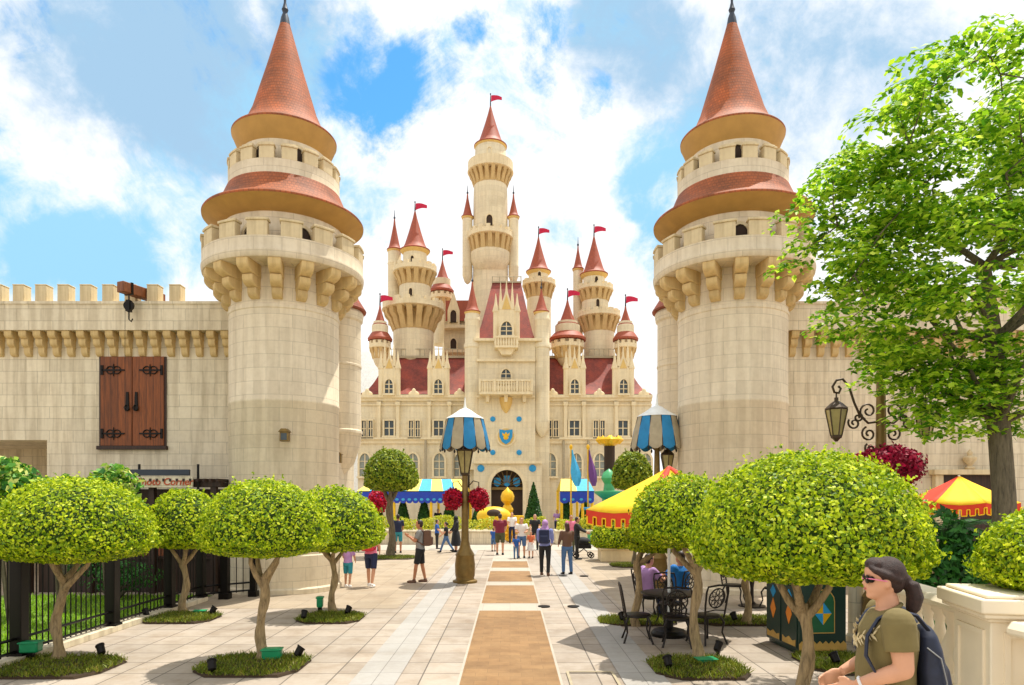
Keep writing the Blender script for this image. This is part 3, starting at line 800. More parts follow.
# dormers
def dormer(x, ytop, ysh, ybase, hw, par, dd, win, balcony=False):
    X = lambda v: PX(x+v, D); y0 = D+dd; zb = PZ(ybase, D); zs = PZ(ysh, D); zt = PZ(ytop, D)
    m = MB()
    m.prism([(X(-hw), zb), (X(hw), zb), (X(hw), zs), (X(hw*.55), zs+(zt-zs)*.30), (X(hw*.22), zs+(zt-zs)*.68), (X(0), zt), (X(-hw*.22), zs+(zt-zs)*.68), (X(-hw*.55), zs+(zt-zs)*.30), (X(-hw), zs)], y0, y0+.5)
    m.box(X(-hw*.85), X(hw*.85), y0+.45, y0+2.6, zb, zs-.1)
    for s in (-1, 1):
        m.tube([(X(s*hw), y0+.1, zb), (X(s*hw), y0+.1, zs+.3)], .2, 8)
        m.lathe([(.24, zs+.3), (.26, zs+.4), (.12, zs+.9), (.02, zs+1.7)], 8, (X(s*hw), y0+.1, 0))
        m.lathe([(.15, zs+.5), (.16, zs+.7), (.08, zs+1.6), (.01, zs+2.6)], 8, (X(s*hw*.55), y0+.1, 0))
    m.tube([(X(0), y0+.1, zt-.3), (X(0), y0+.1, zt+.5)], [.1, .02], 6)
    d = cb(m, 'dormer', 'castle_trim', par)
    m = MB(); m.prism([(X(-hw*.42), zs+(zt-zs)*.22), (X(hw*.42), zs+(zt-zs)*.22), (X(0), zs+(zt-zs)*.72)], y0-.03, y0+.05); cb(m, 'gable_panel', 'castle_shade', d)
    gwin(x, win[0], win[1], win[2], d, 'arch', dd-.02)
for x, par in ((388.5, WL), (438, WL), (575, WR), (624, WR)): dormer(x, 352, 372, 395, 8.5, par, .3, (379, 393, 8))
for par, xs in ((WL, (413, 366, 459)), (WR, (600, 553, 645))):
    for x in xs:
        m = MB(); m.ell((PX(x, D), D+.45, PZ(393, D)), (.42, .12, .25), 12, 6); m.ell((PX(x, D), D+.42, PZ(391, D)), (.18, .1, .28), 8, 6); cb(m, 'acroterion', 'castle_trim', par)

# central bay
m = MB(); m.box(PX(477, D), PX(535, D), D-.6, D+6, 0, PZ(343, D)); BAY = cb(m, 'central_bay', 'castle_stone', cas)
m = MB()
for (a, b, y0, y1, d) in ((475, 541, 462, 464.5, 1.45), (474.5, 541.5, 341, 343.5, .95), (477, 535, 361, 363.5, .85), (477, 535, 397, 399, .75)): crect(m, a, b, y0, y1, D-d, D-.58)
cb(m, 'cornice', 'castle_trim', BAY)
# porch block with the arch
m = MB(); xc = 507; r_in = 15.5; zsp = PZ(486, D)
zt = PZ(464.5, D)
ar = [(PX(xc-r_in, D), -.01), (PX(xc-r_in, D), zsp)] + [(PX(xc, D)-r_in*D/F*cos(PI*i/16), zsp+r_in*D/F*sin(PI*i/16)) for i in range(1, 16)] + [(PX(xc+r_in, D), zsp), (PX(xc+r_in, D), -.01)]
x0, x1 = PX(474.5, D), PX(541, D); ou = []
for i, (x, z) in enumerate(ar):
    if i == 0: ou.append((x0, -.01))
    elif i == len(ar)-1: ou.append((x1, -.01))
    elif i == 1: ou.append((x0, zsp))
    elif i == len(ar)-2: ou.append((x1, zsp))
    else:
        t_ = (i-1)/16; 
        if t_ <= .25: ou.append((x0, zsp+(zt-zsp)*t_/.25))
        elif t_ >= .75: ou.append((x1, zsp+(zt-zsp)*(1-t_)/.25))
        else: ou.append((x0+(x1-x0)*(t_-.25)/.5, zt))
m.ring(ou, ar, D-1.2, D-.59, closed=False); POR = cb(m, 'porch', 'castle_stone', BAY, smooth=0)
m = MB(); ia = ar; oa = [(PX(xc, D)+(x-PX(xc, D))*1.22, (zsp+(z-zsp)*1.22) if z > zsp else z) for x, z in ar]; m.ring(oa, ia, D-1.35, D-1.19, closed=False); cb(m, 'arch_moulding', 'castle_trim', POR)
m = MB(); m.prism(ar, D-.63, D-.601); cb(m, 'doorway', 'opening', POR)
m = MB(); zb = PZ(488, D)
m.box(PX(491.5, D), PX(522.5, D), D-.9, D-.75, PZ(490, D), PZ(487.5, D))
for k in range(9):
    a = PI*(k+.5)/9
    m.tube([(PX(xc, D)+.25*cos(a), D-.8, zsp-.0+.25*sin(a)), (PX(xc, D)+1.14*cos(a), D-.8, zsp+1.14*sin(a))], .035, 5)
cb(m, 'fanlight_bars', 'lamp_bronze', POR)
m = MB()
for dx in (-9.5, 0, 9.5): m.prism([(PX(xc+dx-3.5, D), PZ(478 if dx else 476, D)), (PX(xc+dx+3.5, D), PZ(478 if dx else 476, D)), (PX(xc+dx+3.2, D), PZ(485, D)), (PX(xc+dx, D), PZ(487, D)), (PX(xc+dx-3.2, D), PZ(485, D))], D-.74, D-.68)
cb(m, 'blue_shields', 'crest_blue', POR)
def disc(x, y, r, par, name, mat, d, th=.06):
    m = MB(); Mx = Matrix.Translation((PX(x, D), D-d, PZ(y, D))) @ Matrix.Rotation(R(90), 4, 'X'); mm = MB(); mm.lathe([(r*D/F, 0), (r*D/F, th), (r*D/F*.7, th+.03)], 24)
    m.add([Mx @ Vector(p) for p in mm.v], mm.f); return cb(m, name, mat, par)
for x, y in ((493, 420), (519, 420), (493, 453), (519, 453)): disc(x, y, 2.6, BAY, 'roundel', 'crest_blue', .6)
for x, y in ((481.5, 469), (532, 469)): disc(x, y, 3.5, POR, 'roundel', 'crest_blue', 1.2)
cr = disc(506, 437.5, 9.8, BAY, 'crest_ring', 'castle_trim', .6, .12)
c2 = disc(506, 437.5, 8.2, BAY, 'crest_field', 'castle_shade', .73, .02)
m = MB(); X = PX(506, D); Z = PZ(437, D); sh = [(X-.5, Z+.5), (X, Z+.42), (X+.5, Z+.5), (X+.48, Z-.05), (X+.3, Z-.42), (X, Z-.62), (X-.3, Z-.42), (X-.48, Z-.05)]
m.prism(sh, D-.86, D-.76); s_ = cb(m, 'crest_shield', 'crest_blue', BAY)
m = MB(); m.ell((X, D-.87, Z-.12), (.19, .04, .17), 12, 8); m.prism([(X-.24, Z+.0), (X+.24, Z+.0), (X+.28, Z+.26), (X+.12, Z+.12), (X, Z+.3), (X-.12, Z+.12), (X-.28, Z+.26)], D-.90, D-.86); cb(m, 'emblem', 'gold', s_)
# balcony
m = MB(); m.box(PX(480, D), PX(532, D), D-1.7, D-.6, PZ(397.5, D), PZ(395, D)); m.box(PX(480, D), PX(532, D), D-1.72, D-1.5, PZ(385, D), PZ(383.2, D))
for x in (480.8, 495, 517, 531.2): m.box(PX(x-1, D), PX(x+1, D), D-1.75, D-1.5, PZ(395, D), PZ(382.5, D))
x = 483
while x < 530: m.lathe([(.07, PZ(395, D)), (.12, PZ(391, D)), (.06, PZ(388, D)), (.08, PZ(385, D))], 8, (PX(x, D), D-1.61, 0)); x += 2.6
for x in (488, 506, 524): m.prism([(PX(x-2, D), PZ(397.5, D)), (PX(x+2, D), PZ(397.5, D)), (PX(x+1.4, D), PZ(404, D)), (PX(x-1.4, D), PZ(404, D))], D-1.2, D-.59)
cb(m, 'balcony', 'castle_trim', BAY)
m = MB(); m.lathe([q(D, 1, 414), q(D, 4, 410), q(D, 6, 404), q(D, 6.5, 399)], 16, (PX(506, D), D-.6, 0)); cb(m, 'balcony_corbel', 'castle_shade', BAY)
gwin(506, 371, 384, 9.5, BAY, 'arch', -.62)
# steep centre roof
m = MB(); zb, zt = PZ(341, D), PZ(283, D+2.3); vs = []; n = 8; fs = []
for i in range(n+1):
    u = i/n; w = 1-u
    xl = 476 + 15.5*(u**.85); xr = 535-13.5*(u**.85); yy = D-.3+2.6*u; vs += [(PX(xl, D), yy, zb+(zt-zb)*u), (PX(xr, D), yy, zb+(zt-zb)*u), (PX(xr, D), D+6.5-2.0*u, zb+(zt-zb)*u), (PX(xl, D), D+6.5-2.0*u, zb+(zt-zb)*u)]
for i in range(n):
    for a in range(4):
        b = (a+1) % 4; fs.append((i*4+a, i*4+b, i*4+4+b, i*4+4+a))
fs.append((n*4, n*4+1, n*4+2, n*4+3)); m.add(vs, fs); CR = cb(m, 'roof', 'mansard_red', BAY)
m = MB(); y = D+2.3
for x in (491.5, 499, 506, 514, 521.5): m.tube([(PX(x, D), y, zt), (PX(x, D), y, zt+.55)], .04, 5)
m.box(PX(491, D), PX(522, D), y-.1, y+.1, zt, zt+.12); m.tube([(PX(491.5, D), y, zt+.5), (PX(521.5, D), y, zt+.5)], .035, 5); cb(m, 'ridge_rail', 'beige_fabric', CR)
dormer(506.5, 290, 319, 342, 10.5, BAY, -.9, (325, 338.5, 11))
m = MB(); crect(m, 495, 518, 350, 352, D-1.6, D-.6); crect(m, 495, 518, 341, 342.5, D-1.6, D-1.45)
x = 496
while x < 518: m.lathe([(.07, PZ(350, D)), (.11, PZ(347, D)), (.05, PZ(344, D)), (.07, PZ(342, D))], 6, (PX(x, D), D-1.52, 0)); x += 2.6
m.prism([(PX(498, D), PZ(352, D)), (PX(515, D), PZ(352, D)), (PX(511, D), PZ(358, D)), (PX(502, D), PZ(358, D))], D-1.3, D-.59); cb(m, 'balcony', 'castle_trim', BAY)
# flanking turrets of the bay
T = ctower(472.3, D-.3, [(7.6,470),(7.6,349),(8.4,348),(8.4,345),(7.4,343),(7.4,322),(7.8,321),(7.8,319),(7.2,318),(7.2,312)], n=24, name='stair_turret', parent=BAY); croof(472.3, D-.3, T, 8.2, 312, 282)
T = ctower(542, D-.3, [(1,437),(4,434),(6.5,429),(7.2,424),(7.8,422),(7.4,420),(7.4,349),(8.4,348),(8.4,345),(7.3,343),(7.3,322),(7.8,321),(7.8,319),(7.2,318),(7.2,312)], n=24, name='stair_turret', parent=BAY); croof(541.3, D-.3, T, 8.0, 312, 289)
m = MB(); m.box(PX(470,D), PX(480,D), D-.2, D+5, 0, PZ(350,D)); m.box(PX(533,D), PX(549.5,D), D-.1, D+5, 0, PZ(350,D)); cb(m, 'bay_return', 'castle_stone', BAY)
# pale hall far behind, left
m = MB(); DD = 90; m.lathe([(13, 0), (13, PZ(372, DD)), (12, PZ(360, DD)), (8, PZ(350, DD)), (0, PZ(346, DD))], 40, (PX(340, DD), DD, 0))
tag(m.build('domed_hall', 'white_paint', off=(PX(340, DD), DD, 0)), 'pale grey domed roof showing between the left turret and the castle', 'building'); bpy.data.objects['domed_hall'].location = (PX(340, DD), DD, 0)

# ------------------------------------------------------------------ topiary trees
def dome_pts(n, r, ht, jit=.035, under=True):
    """points and normals over a clipped dome: widest a third of the way up, rounded lower edge"""
    u = rng.uniform(-1, 1, n*2); a = rng.uniform(0, 2*PI, n*2)
    zt, zb = ht*.76, ht*.24
    cr = np.sqrt(1-u*u); p = np.where(u > 0, 2.12, 2.5)
    k = (cr**p + np.abs(u)**p)**(-1/p)
    x, z = cr*k, u*k
    keep = rng.uniform(0, 1, n*2) < np.where(u < 0, .62, 1.0)
    x, z, a, u = x[keep][:n], z[keep][:n], a[keep][:n], u[keep][:n]
    lump = 1 + .022*np.sin(a*3+1.1)*np.cos(z*4) + .02*np.sin(a*7+z*9) + jit*rng.normal(size=len(a))*.55
    sh = np.where(rng.uniform(0, 1, len(a)) < .35, 1 - rng.uniform(0, .16, len(a)), 1.0)
    lump = lump*sh
    P = np.stack([x*np.cos(a)*r*lump, x*np.sin(a)*r*lump, np.where(z > 0, z*zt, z*zb)*lump + zb], 1)
    N = np.stack([x*np.cos(a)/r, x*np.sin(a)/r, np.where(z > 0, z/zt, z/zb)], 1)
    return P, N
def crown_mesh(name, r, ht, n, leaf, parent, mat='topiary_leaf', z0=0, dark='topiary_dark', c=(0, 0)):
    P, N = dome_pts(n, r, ht)
    N = N/np.linalg.norm(N, axis=1)[:, None] + rng.normal(size=P.shape)*.55
    k_ = max(60, n//90); sp = rng.integers(0, len(P), k_); sp = np.repeat(sp, 5); SP = P[sp]*(1 + (.02 + .075*rng.uniform(0, 1, len(sp)))[:, None]) + rng.normal(size=(len(sp), 3))*.006
    P = np.vstack([P, SP]); N = np.vstack([N, N[sp] + rng.normal(size=SP.shape)*.5]); n = len(P)
    V, Fq = leaf_arrays(P, N, leaf, asp=.62, svar=.5)
    # sprigs that stand proud of the clipped surface
    m = MB(); nseg = 28; prof = []  # dark inner hull, added to block light passing through the leaves
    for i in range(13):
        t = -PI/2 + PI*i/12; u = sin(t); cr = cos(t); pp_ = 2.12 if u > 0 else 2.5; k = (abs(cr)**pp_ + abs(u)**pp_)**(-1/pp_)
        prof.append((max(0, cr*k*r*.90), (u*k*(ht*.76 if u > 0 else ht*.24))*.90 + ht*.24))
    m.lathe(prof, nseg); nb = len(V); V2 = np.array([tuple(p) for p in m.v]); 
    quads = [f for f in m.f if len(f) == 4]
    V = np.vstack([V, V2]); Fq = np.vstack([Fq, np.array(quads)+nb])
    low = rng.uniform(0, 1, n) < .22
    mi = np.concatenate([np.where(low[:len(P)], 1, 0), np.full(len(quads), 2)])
    V[:, 2] += z0; V[:, 0] += c[0]; V[:, 1] += c[1]
    return np_mesh(name, V, Fq, [mat, dark, 'leaf_core'], mi, parent)
def topiary(label, X, D, r, zb, zt, lean=(0, 0), n=9000, leaf=.05, limbs=3, tr=.068, mat='topiary_leaf', bark='bark_pale', group='clipped dome trees', dark='topiary_dark', seed=0):
    rd = random.Random(seed*13+5)
    t = thing('topiary_tree', label, 'tree', (X, D, 0), 0, group)
    crown_mesh('crown', r, zt-zb, n, leaf, t, mat, zb, dark, lean)
    m = MB(); H = zb + .12; fork = H*rd.uniform(.74, .84); pts = []; rad = []
    lx, ly = lean[0]*.2, lean[1]*.2
    for i in range(12):
        u = i/11; pts.append((lx*u*u + .035*sin(u*7+seed)*(u > .02), ly*u*u + .03*cos(u*6+seed*2), fork*u)); rad.append(tr*(1.5-.55*min(1, u*5))*(1-.18*u) * (1+.08*sin(u*19+seed)))
    m.tube(pts, rad, 12)
    top = Vector(pts[-1])
    # a second twisted stem wound against the first
    p2 = [(p[0]+tr*.75*cos(i*.55+seed), p[1]+tr*.75*sin(i*.55+seed), p[2]) for i, p in enumerate(pts)]; m.tube(p2, [q_*.62 for q_ in rad], 8)
    for k in range(limbs + 1):
        a = 2*PI*k/(limbs+1) + seed*1.3 + rd.uniform(-.3, .3); sp = r*rd.uniform(.22, .4)
        e = Vector((lean[0] + sp*cos(a), lean[1] + sp*sin(a), zb + (zt-zb)*.35)); s0 = top + Vector((0, 0, -fork*rd.uniform(.0, .14)))
        mid = s0.lerp(e, .45) + Vector((cos(a)*.10, sin(a)*.10, -.02))
        pp = [s0, s0.lerp(mid, .5)+Vector((rd.uniform(-.02,.02), 0, -.01)), mid, mid.lerp(e, .5), e]
        m.tube(pp, [tr*.72, tr*.62, tr*.5, tr*.42, tr*.3], 8)
    m.build('trunk', bark, t, smooth=60); return t
def S(D): return F/D
def topi_px(label, bx, by, cx, top, bot, w, seed=0, D=None, **k):
    D = D or DG(by); X = PX(bx, D); r = w/2*D/F
    zb, zt = PZ(bot, D), PZ(top, D)
    # perspective: near rim of the crown shows lower edge
    return topiary(label, X, D, r*.92, zb, zt, (PX(cx, D)-X, 0), seed=seed, **k)
topi_px('broad flat-domed yellow green topiary tree nearest the black fence on the left', 58, 661, 76, 479, 561, 153, 1, n=21000, leaf=.044)
topi_px('round-domed topiary tree in front of the left tower with a green box at its foot', 262, 661, 266, 481, 556, 131, 2, n=18000, leaf=.042)
topi_px('topiary tree beside the right edge of the left tower, behind its larger neighbour', 333, 613, 333, 488, 551, 106, 3, n=11000, leaf=.058)
topi_px('small dome topiary with a forked pale trunk against the black fence gate', 184, 613, 186, 490, 548, 78, 4, n=8000, leaf=.055)
topi_px('olive green ball tree in the plaza in front of the blue striped awning', 391, 557, 391, 450, 491, 57, 5, n=6500, leaf=.10, mat='olive_leaf', bark='bark_grey', tr=.14)
topi_px('olive ball tree partly hidden by the right striped lamp shade', 634, 566, 632, 452, 490, 42, 6, n=5000, leaf=.09, mat='olive_leaf', bark='bark_grey')
topi_px('medium dome topiary in front of the yellow and red parasol, bed with spotlights', 697, 660, 683, 476, 547, 112, 8, n=16000, leaf=.043)
topi_px('largest topiary dome, right foreground before the green bin cabinet', 803, 744, 807, 455, 580, 236, 9, n=38000, leaf=.038, tr=.062, limbs=4)
topi_px('topiary tree behind the nearer chairs with its crown tucked behind the medium dome', 636, 626, 655, 512, 552, 66, 10, n=6000, leaf=.055)
topi_px('topiary tree shading the rear cafe chairs beside the gate tower', 747, 625, 748, 508, 566, 92, 11, n=6000, leaf=.055)
# low bush in a stone box
D = 25.5; X = PX(616, D)
t = thing('boxed_bush', 'round clipped bush growing in a square pale stone planter left of the parasol', 'bush', (X, D, 0))
m = MB(); m.box(-.62, .62, -.5, .5, 0, .42); m.box(-.68, .68, -.56, .56, .42, .50); m.build('planter_box', 'castle_trim', t, bevel=.02)
crown_mesh('foliage', .93, 1.15, 6500, .08, t, z0=.45, mat='topiary_leaf', dark='topiary_dark')

# beds with grass, floodlights
def bed(label, px, py, w=1.42, dp=1.2, boxes=()):
    D = DG(py); X = PX(px, D)
    t = thing('tree_bed', label, 'planting bed', (X, D, 0), 0, 'grass beds under the dome trees')
    k = .28; ol = [(-w/2+k, -dp/2), (w/2-k*.6, -dp/2), (w/2, -dp/2+k), (w/2, dp/2-k), (w/2-k, dp/2), (-w/2+k*.5, dp/2), (-w/2, dp/2-k), (-w/2, -dp/2+k)]
    m = MB(); n = len(ol); vs = [(x, y, .005) for x, y in ol] + [(x*.97, y*.97, .035) for x, y in ol] + [(0, 0, .06)]
    fs = [(i, (i+1) % n, n+(i+1) % n, n+i) for i in range(n)] + [(n+i, n+(i+1) % n, 2*n) for i in range(n)]
    m.add(vs, fs); m.build('soil', 'soil', t)
    N = 3600; P = rng.uniform(-1, 1, (N*2, 2))*[w/2, dp/2]
    ok = (np.abs(P[:, 0])/(w/2) + np.abs(P[:, 1])/(dp/2)) < 1.55; P = P[ok][:N]; N = len(P)
    h = rng.uniform(.03, .075, N); b = np.stack([P[:, 0], P[:, 1], np.full(N, .03)], 1); d = rng.normal(size=(N, 3))*[.035, .035, 0]; d[:, 2] = h
    sd_ = rng.normal(size=(N, 3)); sd_[:, 2] = 0; sd_ /= np.linalg.norm(sd_, axis=1)[:, None]; sd_ *= .007
    V = np.stack([b-sd_, b+sd_, b+d+sd_*.4, b+d-sd_*.4], 1).reshape(-1, 3)
    g = np_mesh('grass', V, np.arange(N*4).reshape(-1, 4), ['grass_blade'], None, t); g['kind'] = 'stuff'
    return t
BEDS = [('grass bed at the foot of the broad leftmost dome tree', 52, 668, 1.7, 1.2), ('grass bed with green box below the dome tree before the left tower', 254, 666.5, 1.4, 1.2),
        ('grass bed under the topiary beside the left tower edge', 331, 619, 1.2, 1.1), ('grass bed beside the fence under the small forked topiary', 181, 619, 1.35, 1.1),
        ('grass bed under the medium dome tree in front of the cafe table', 697, 669, 1.25, 1.2), ('narrow grass bed between the two nearer cafe chairs', 636, 622, 1.4, .9),
        ('grass bed under the tree by the rear cafe chairs', 745, 622, 1.9, .9), ('grass bed beside the green bin cabinet under the largest dome', 838, 664, 1.0, 1.3)]
for l, px, py, w, dp in BEDS: bed(l, px, py, w, dp)
D = 6.45; X = PX(806, D); bb_ = bed('grass bed around the trunk of the largest dome tree, at the bottom edge', 806, 744, 1.4, 1.1)
bed('grass bed below the olive ball tree in the plaza', 391, 558, 1.9, 1.6); bed('grass bed below the olive ball tree behind the right lamp', 634, 566, 1.6, 1.4)
def spot(label, px, py, rz, colr='black_metal'):
    D = DG(py); t = thing('garden_spotlight', label, 'spotlight', (PX(px, D), D, 0), rz, 'garden spotlights in the beds'); t.scale = (.72, .72, .85)
    m = MB(); m.box(-.03, .03, -.02, .02, 0, .10); m.tube([(0, 0, .09), (-.05, 0, .09), (-.07, 0, .16)], .012, 6); m.tube([(0, 0, .09), (.05, 0, .09), (.07, 0, .16)], .012, 6); m.build('bracket', 'black_metal', t)
    m = MB(); Mx = Matrix.Translation((0, 0, .16)) @ Matrix.Rotation(R(-35), 4, 'X'); mm = MB(); mm.lathe([(.05, -.09), (.07, -.07), (.075, .06), (.085, .065), (.085, .09), (.06, .09), (.055, .07)], 14)
    m.add([Mx @ Vector(p) for p in mm.v], mm.f); m.build('housing', colr, t)
for l, px, py, rz in (('black spotlight at the right corner of the leftmost bed', 101, 659, 1), ('black spotlight at the front left of the bed before the left tower', 212, 676, .5),
    ('black spotlight on the right end of the bed before the left tower', 299, 661, -1), ('black spotlight left of the bed beside the left tower edge', 304, 622, 0), ('black spotlight right of the bed beside the left tower edge', 348, 617, -.6),
    ('black spotlight beside the bed of the small forked topiary', 213, 617, -1), ('black spotlight left of that fence-side bed', 146, 620, 1), ('square black spotlight on the front left of the medium dome bed', 668, 672, .2),
    ('black spotlight behind the trunk of the medium dome tree', 718, 656, -1), ('black spotlight in the narrow bed between the chairs', 622, 624, .4), ('black spotlight in the bed by the rear chairs', 734, 624, .4), ('black spotlight beside the bin cabinet bed', 835, 668, .4)):
    spot(l, px, py, rz)
def gbox(label, px, py, s=.26, h=.24, stem=0):
    D = DG(py); t = thing('junction_box', label, 'box', (PX(px, D), D, 0), .15)
    m = MB(); m.box(-s/2, s/2, -.09, .09, .04+stem, .04+stem+h); m.build('body', 'plastic_green', t, bevel=.025)
    m = MB(); m.box(-s/2-.015, s/2+.015, -.1, .1, .04+stem+h*.82, .04+stem+h*.95); m.build('lid', 'plastic_green', t, bevel=.008)
    m = MB(); m.box(-.04, .04, -.04, .04, 0, .05+stem); m.build('foot', 'black_metal', t)
gbox('bright green box in the grass under the dome tree before the left tower', 272, 662, .26, .16)
gbox('green box on a short stem in the leftmost bed', 31, 662, .24, .16, .10)
gbox('slim green box behind the bed at the left tower edge', 320, 613, .12, .22, .08)
gbox('low green box lying in the fence-side bed', 200, 615, .22, .06)
gbox('flat dark green box in the medium dome bed', 706, 665, .26, .06)

# ------------------------------------------------------------------ left fence and yard
fx = -6.93
def bar(m, a, b, r=.012): m.tube([a, b], r, 5)
t = thing('iron_fence', 'black iron railing fence running along the left side of the plaza', 'fence', (fx, 12, 0))
def fseg(y0, y1, x0=fx, x1=fx, z1=1.95):
    m = MB(); L = math.hypot(x1-x0, y1-y0); n = max(2, int(L/.125))
    P = lambda u, z: (x0+(x1-x0)*u-fx, y0+(y1-y0)*u-12, z)
    for z in (.16, .34, z1-.22, z1): bar(m, P(0, z), P(1, z), .022)
    for i in range(1, n):
        u = i/n; bar(m, P(u, .12), P(u, z1+.10), .011)
        p = P(u, z1+.10); m.lathe([(.018, 0), (.022, .04), (0, .10)], 5, p)
    m.build('railing', 'black_metal', t)
def fpost(x, y, w=.17, h=2.15):
    m = MB(); m.box(x-fx-w/2, x-fx+w/2, y-12-w/2, y-12+w/2, 0, h); m.box(x-fx-w/2-.03, x-fx+w/2+.03, y-12-w/2-.03, y-12+w/2+.03, h, h+.05); m.box(x-fx-w/2-.03, x-fx+w/2+.03, y-12-w/2-.03, y-12+w/2+.03, 0, .14); m.build('post', 'black_metal', t, bevel=.008)
ys = [7.6, 9.64, 11.9, 13.9, 15.3]
for y in ys: fpost(fx, y, .17 if y > 8 else .22)
for a, b in zip(ys[:-1], ys[1:]): fseg(a+.09, b-.09)
fpost(-6.55, 15.7); fseg(15.35, 15.66, fx+.09, -6.64); fpost(-6.05, 16.1, .14); fseg(15.75, 16.05, -6.47, -6.12)
fseg(5.5, 7.5)
m = MB(); m.box(fx-.12-fx, .12, 5.4-12, 15.4-12, 0, .10); m.build('kerb', 'wall_stone', t)
# lawn
sheet('lawn', -12.0, fx-.12, 7, 16.2, .02, plain('lawn_soil', '#5d7a1e', .9))
N = 9000; P = np.stack([rng.uniform(-11.5, fx-.15, N), rng.uniform(8.5, 16.1, N), np.full(N, .02)], 1)
d = rng.normal(size=(N, 3))*[.03, .03, 0]; d[:, 2] = rng.uniform(.04, .09, N); s_ = rng.normal(size=(N, 3)); s_[:, 2] = 0; s_ /= np.linalg.norm(s_, axis=1)[:, None]; s_ *= .012
V = np.stack([P-s_, P+s_, P+d+s_*.4, P+d-s_*.4], 1).reshape(-1, 3)
tag(np_mesh('lawn_grass', V, np.arange(N*4).reshape(-1, 4), ['lawn_blade']), 'bright green lawn grass behind the black railing', 'grass', kind='stuff')

# wooden booth with lattice canopy and sign
t = thing('wooden_booth', 'dark brown wooden booth with a slatted canopy behind the fence, below the hatch', 'booth', (-8.6, 17.3, 0))
m = MB(); m.box(-3.2, 1.5, .2, .5, 0, 2.55); m.build('back_wall', 'dark_wood', t)
for x in (-3.1, -1.6, -.1, 1.4):
    m = MB(); m.box(x-.07, x+.07, -.75, -.61, 0, 2.6); m.build('post', 'dark_wood', t, bevel=.008)
m = MB()
m.box(-3.3, 1.6, -.78, -.66, 2.6, 2.72); m.box(-3.3, 1.6, .1, .2, 2.6, 2.72)
x = -3.25
while x < 1.6: m.box(x, x+.05, -.95, .25, 2.72, 2.79); x += .16
m.build('canopy', 'dark_wood', t)
m = MB(); m.box(-1.0, .0, .12, .18, .02, 2.1); m.build('door', 'door_wood', t)
m = MB(); m.box(-3.0, 1.4, -.58, -.2, .82, .88); m.box(-3.0, 1.4, -.5, -.45, 0, .82); m.build('counter', 'dark_wood', t)
D = 16.4; x0, x1 = PX(136, D), PX(193, D)
t = thing('sign_board', 'tan shop sign with orange lettering and a grey bar above the wooden booth', 'sign', ((x0+x1)/2, D, 2.3))
w = (x1-x0)/2; z = lambda py: PZ(py, D)-2.3
m = MB(); m.box(-w, w, -.03, .03, z(487.5), z(476.5)); m.build('board', 'wall_stone', t, bevel=.008)
m = MB(); m.box(-w-.12, w-.08, -.06, .04, z(475.5), z(469.5)); m.box(w-.30, w-.05, -.09, -.06, z(475), z(470)); m.build('bar', 'lead', t, bevel=.006)
for x in (-w+.05, w+.10):
    m = MB(); m.tube([(x, .05, -2.3), (x, .05, z(464))], .03, 6); m.build('pole', 'black_metal', t)
cu = bpy.data.curves.new('sign_lettering', 'FONT'); cu.body = 'Photo Corner'; cu.size = .235; cu.extrude = .006; cu.align_x = 'CENTER'; cu.align_y = 'CENTER'; cu.shear = .15
cu.offset = .004
tmp = bpy.data.objects.new('tmp_text', cu); col.objects.link(tmp); bpy.context.view_layer.update()
dg = bpy.context.evaluated_depsgraph_get(); me = bpy.data.meshes.new_from_object(tmp.evaluated_get(dg)); bpy.data.objects.remove(tmp)
me.materials.clear(); me.materials.append(MATS['terracotta']); lo = bpy.data.objects.new('lettering', me); col.objects.link(lo); lo.parent = t
lo.rotation_euler = (R(90), 0, 0); lo.location = (.02, -.038, (z(487.5)+z(476.5))/2)

# shrubs
def shrub(name, label, cat, X, D, rx, ry, z0, z1, n, leaf, mat, asp=.55, clumps=14, group=None, stems=True, seed=1, up=.3):
    rd = np.random.default_rng(seed); t = thing(name, label, cat, (X, D, 0), 0, group)
    C = rd.uniform(-1, 1, (clumps*4, 3)); C = C[(C**2).sum(1) < 1][:clumps]
    zc, rz = (z0+z1)/2, (z1-z0)/2; k = len(C); per = n//k; P = []
    for c in C:
        q_ = rd.normal(size=(per, 3)); q_ /= np.linalg.norm(q_, axis=1)[:, None]; q_ *= rd.uniform(.55, 1, (per, 1))**.5
        P.append(c*[rx*.72, ry*.72, rz*.72] + q_*[rx*.42, ry*.42, rz*.38] + [0, 0, zc])
    P = np.vstack(P); N = (P-[0, 0, zc])/[rx, ry, rz] + rd.normal(size=P.shape)*.7 + [0, 0, up]
    V, Fq = leaf_arrays(P, N, leaf, asp=asp); np_mesh('foliage', V, Fq, [mat], None, t)
    if stems:
        m = MB()
        for c in C[:8]: m.tube([(c[0]*.1, c[1]*.1, 0), (c[0]*rx*.4, c[1]*ry*.4, zc*.6), (c[0]*rx*.7, c[1]*ry*.7, zc+c[2]*rz*.5)], [.03, .022, .01], 5)
        m.build('stems', 'bark_grey', t)
    return t
shrub('croton_shrub', 'variegated yellow green leafy bush at the far left behind the first dome tree', 'shrub', PX(14, 12.5), 12.5, .75, .6, 1.6, 3.3, 1700, .14, 'croton_leaf', seed=3)
shrub('croton_shrub', 'variegated leafy bush poking up right of the leftmost dome tree', 'shrub', PX(112, 12.8), 12.8, .65, .5, 1.9, 2.95, 1300, .13, 'croton_leaf', seed=4)
shrub('croton_shrub', 'low variegated bush between the two taller ones over the leftmost dome', 'shrub', PX(62, 13.5), 13.5, .5, .5, 2.0, 2.9, 800, .13, 'croton_leaf', seed=9)
shrub('dark_shrub', 'dark shrub inside the fence below the slatted canopy', 'shrub', -9.0, 15.5, 1.3, .6, .1, 1.0, 1200, .09, 'shrub_leaf', seed=5)
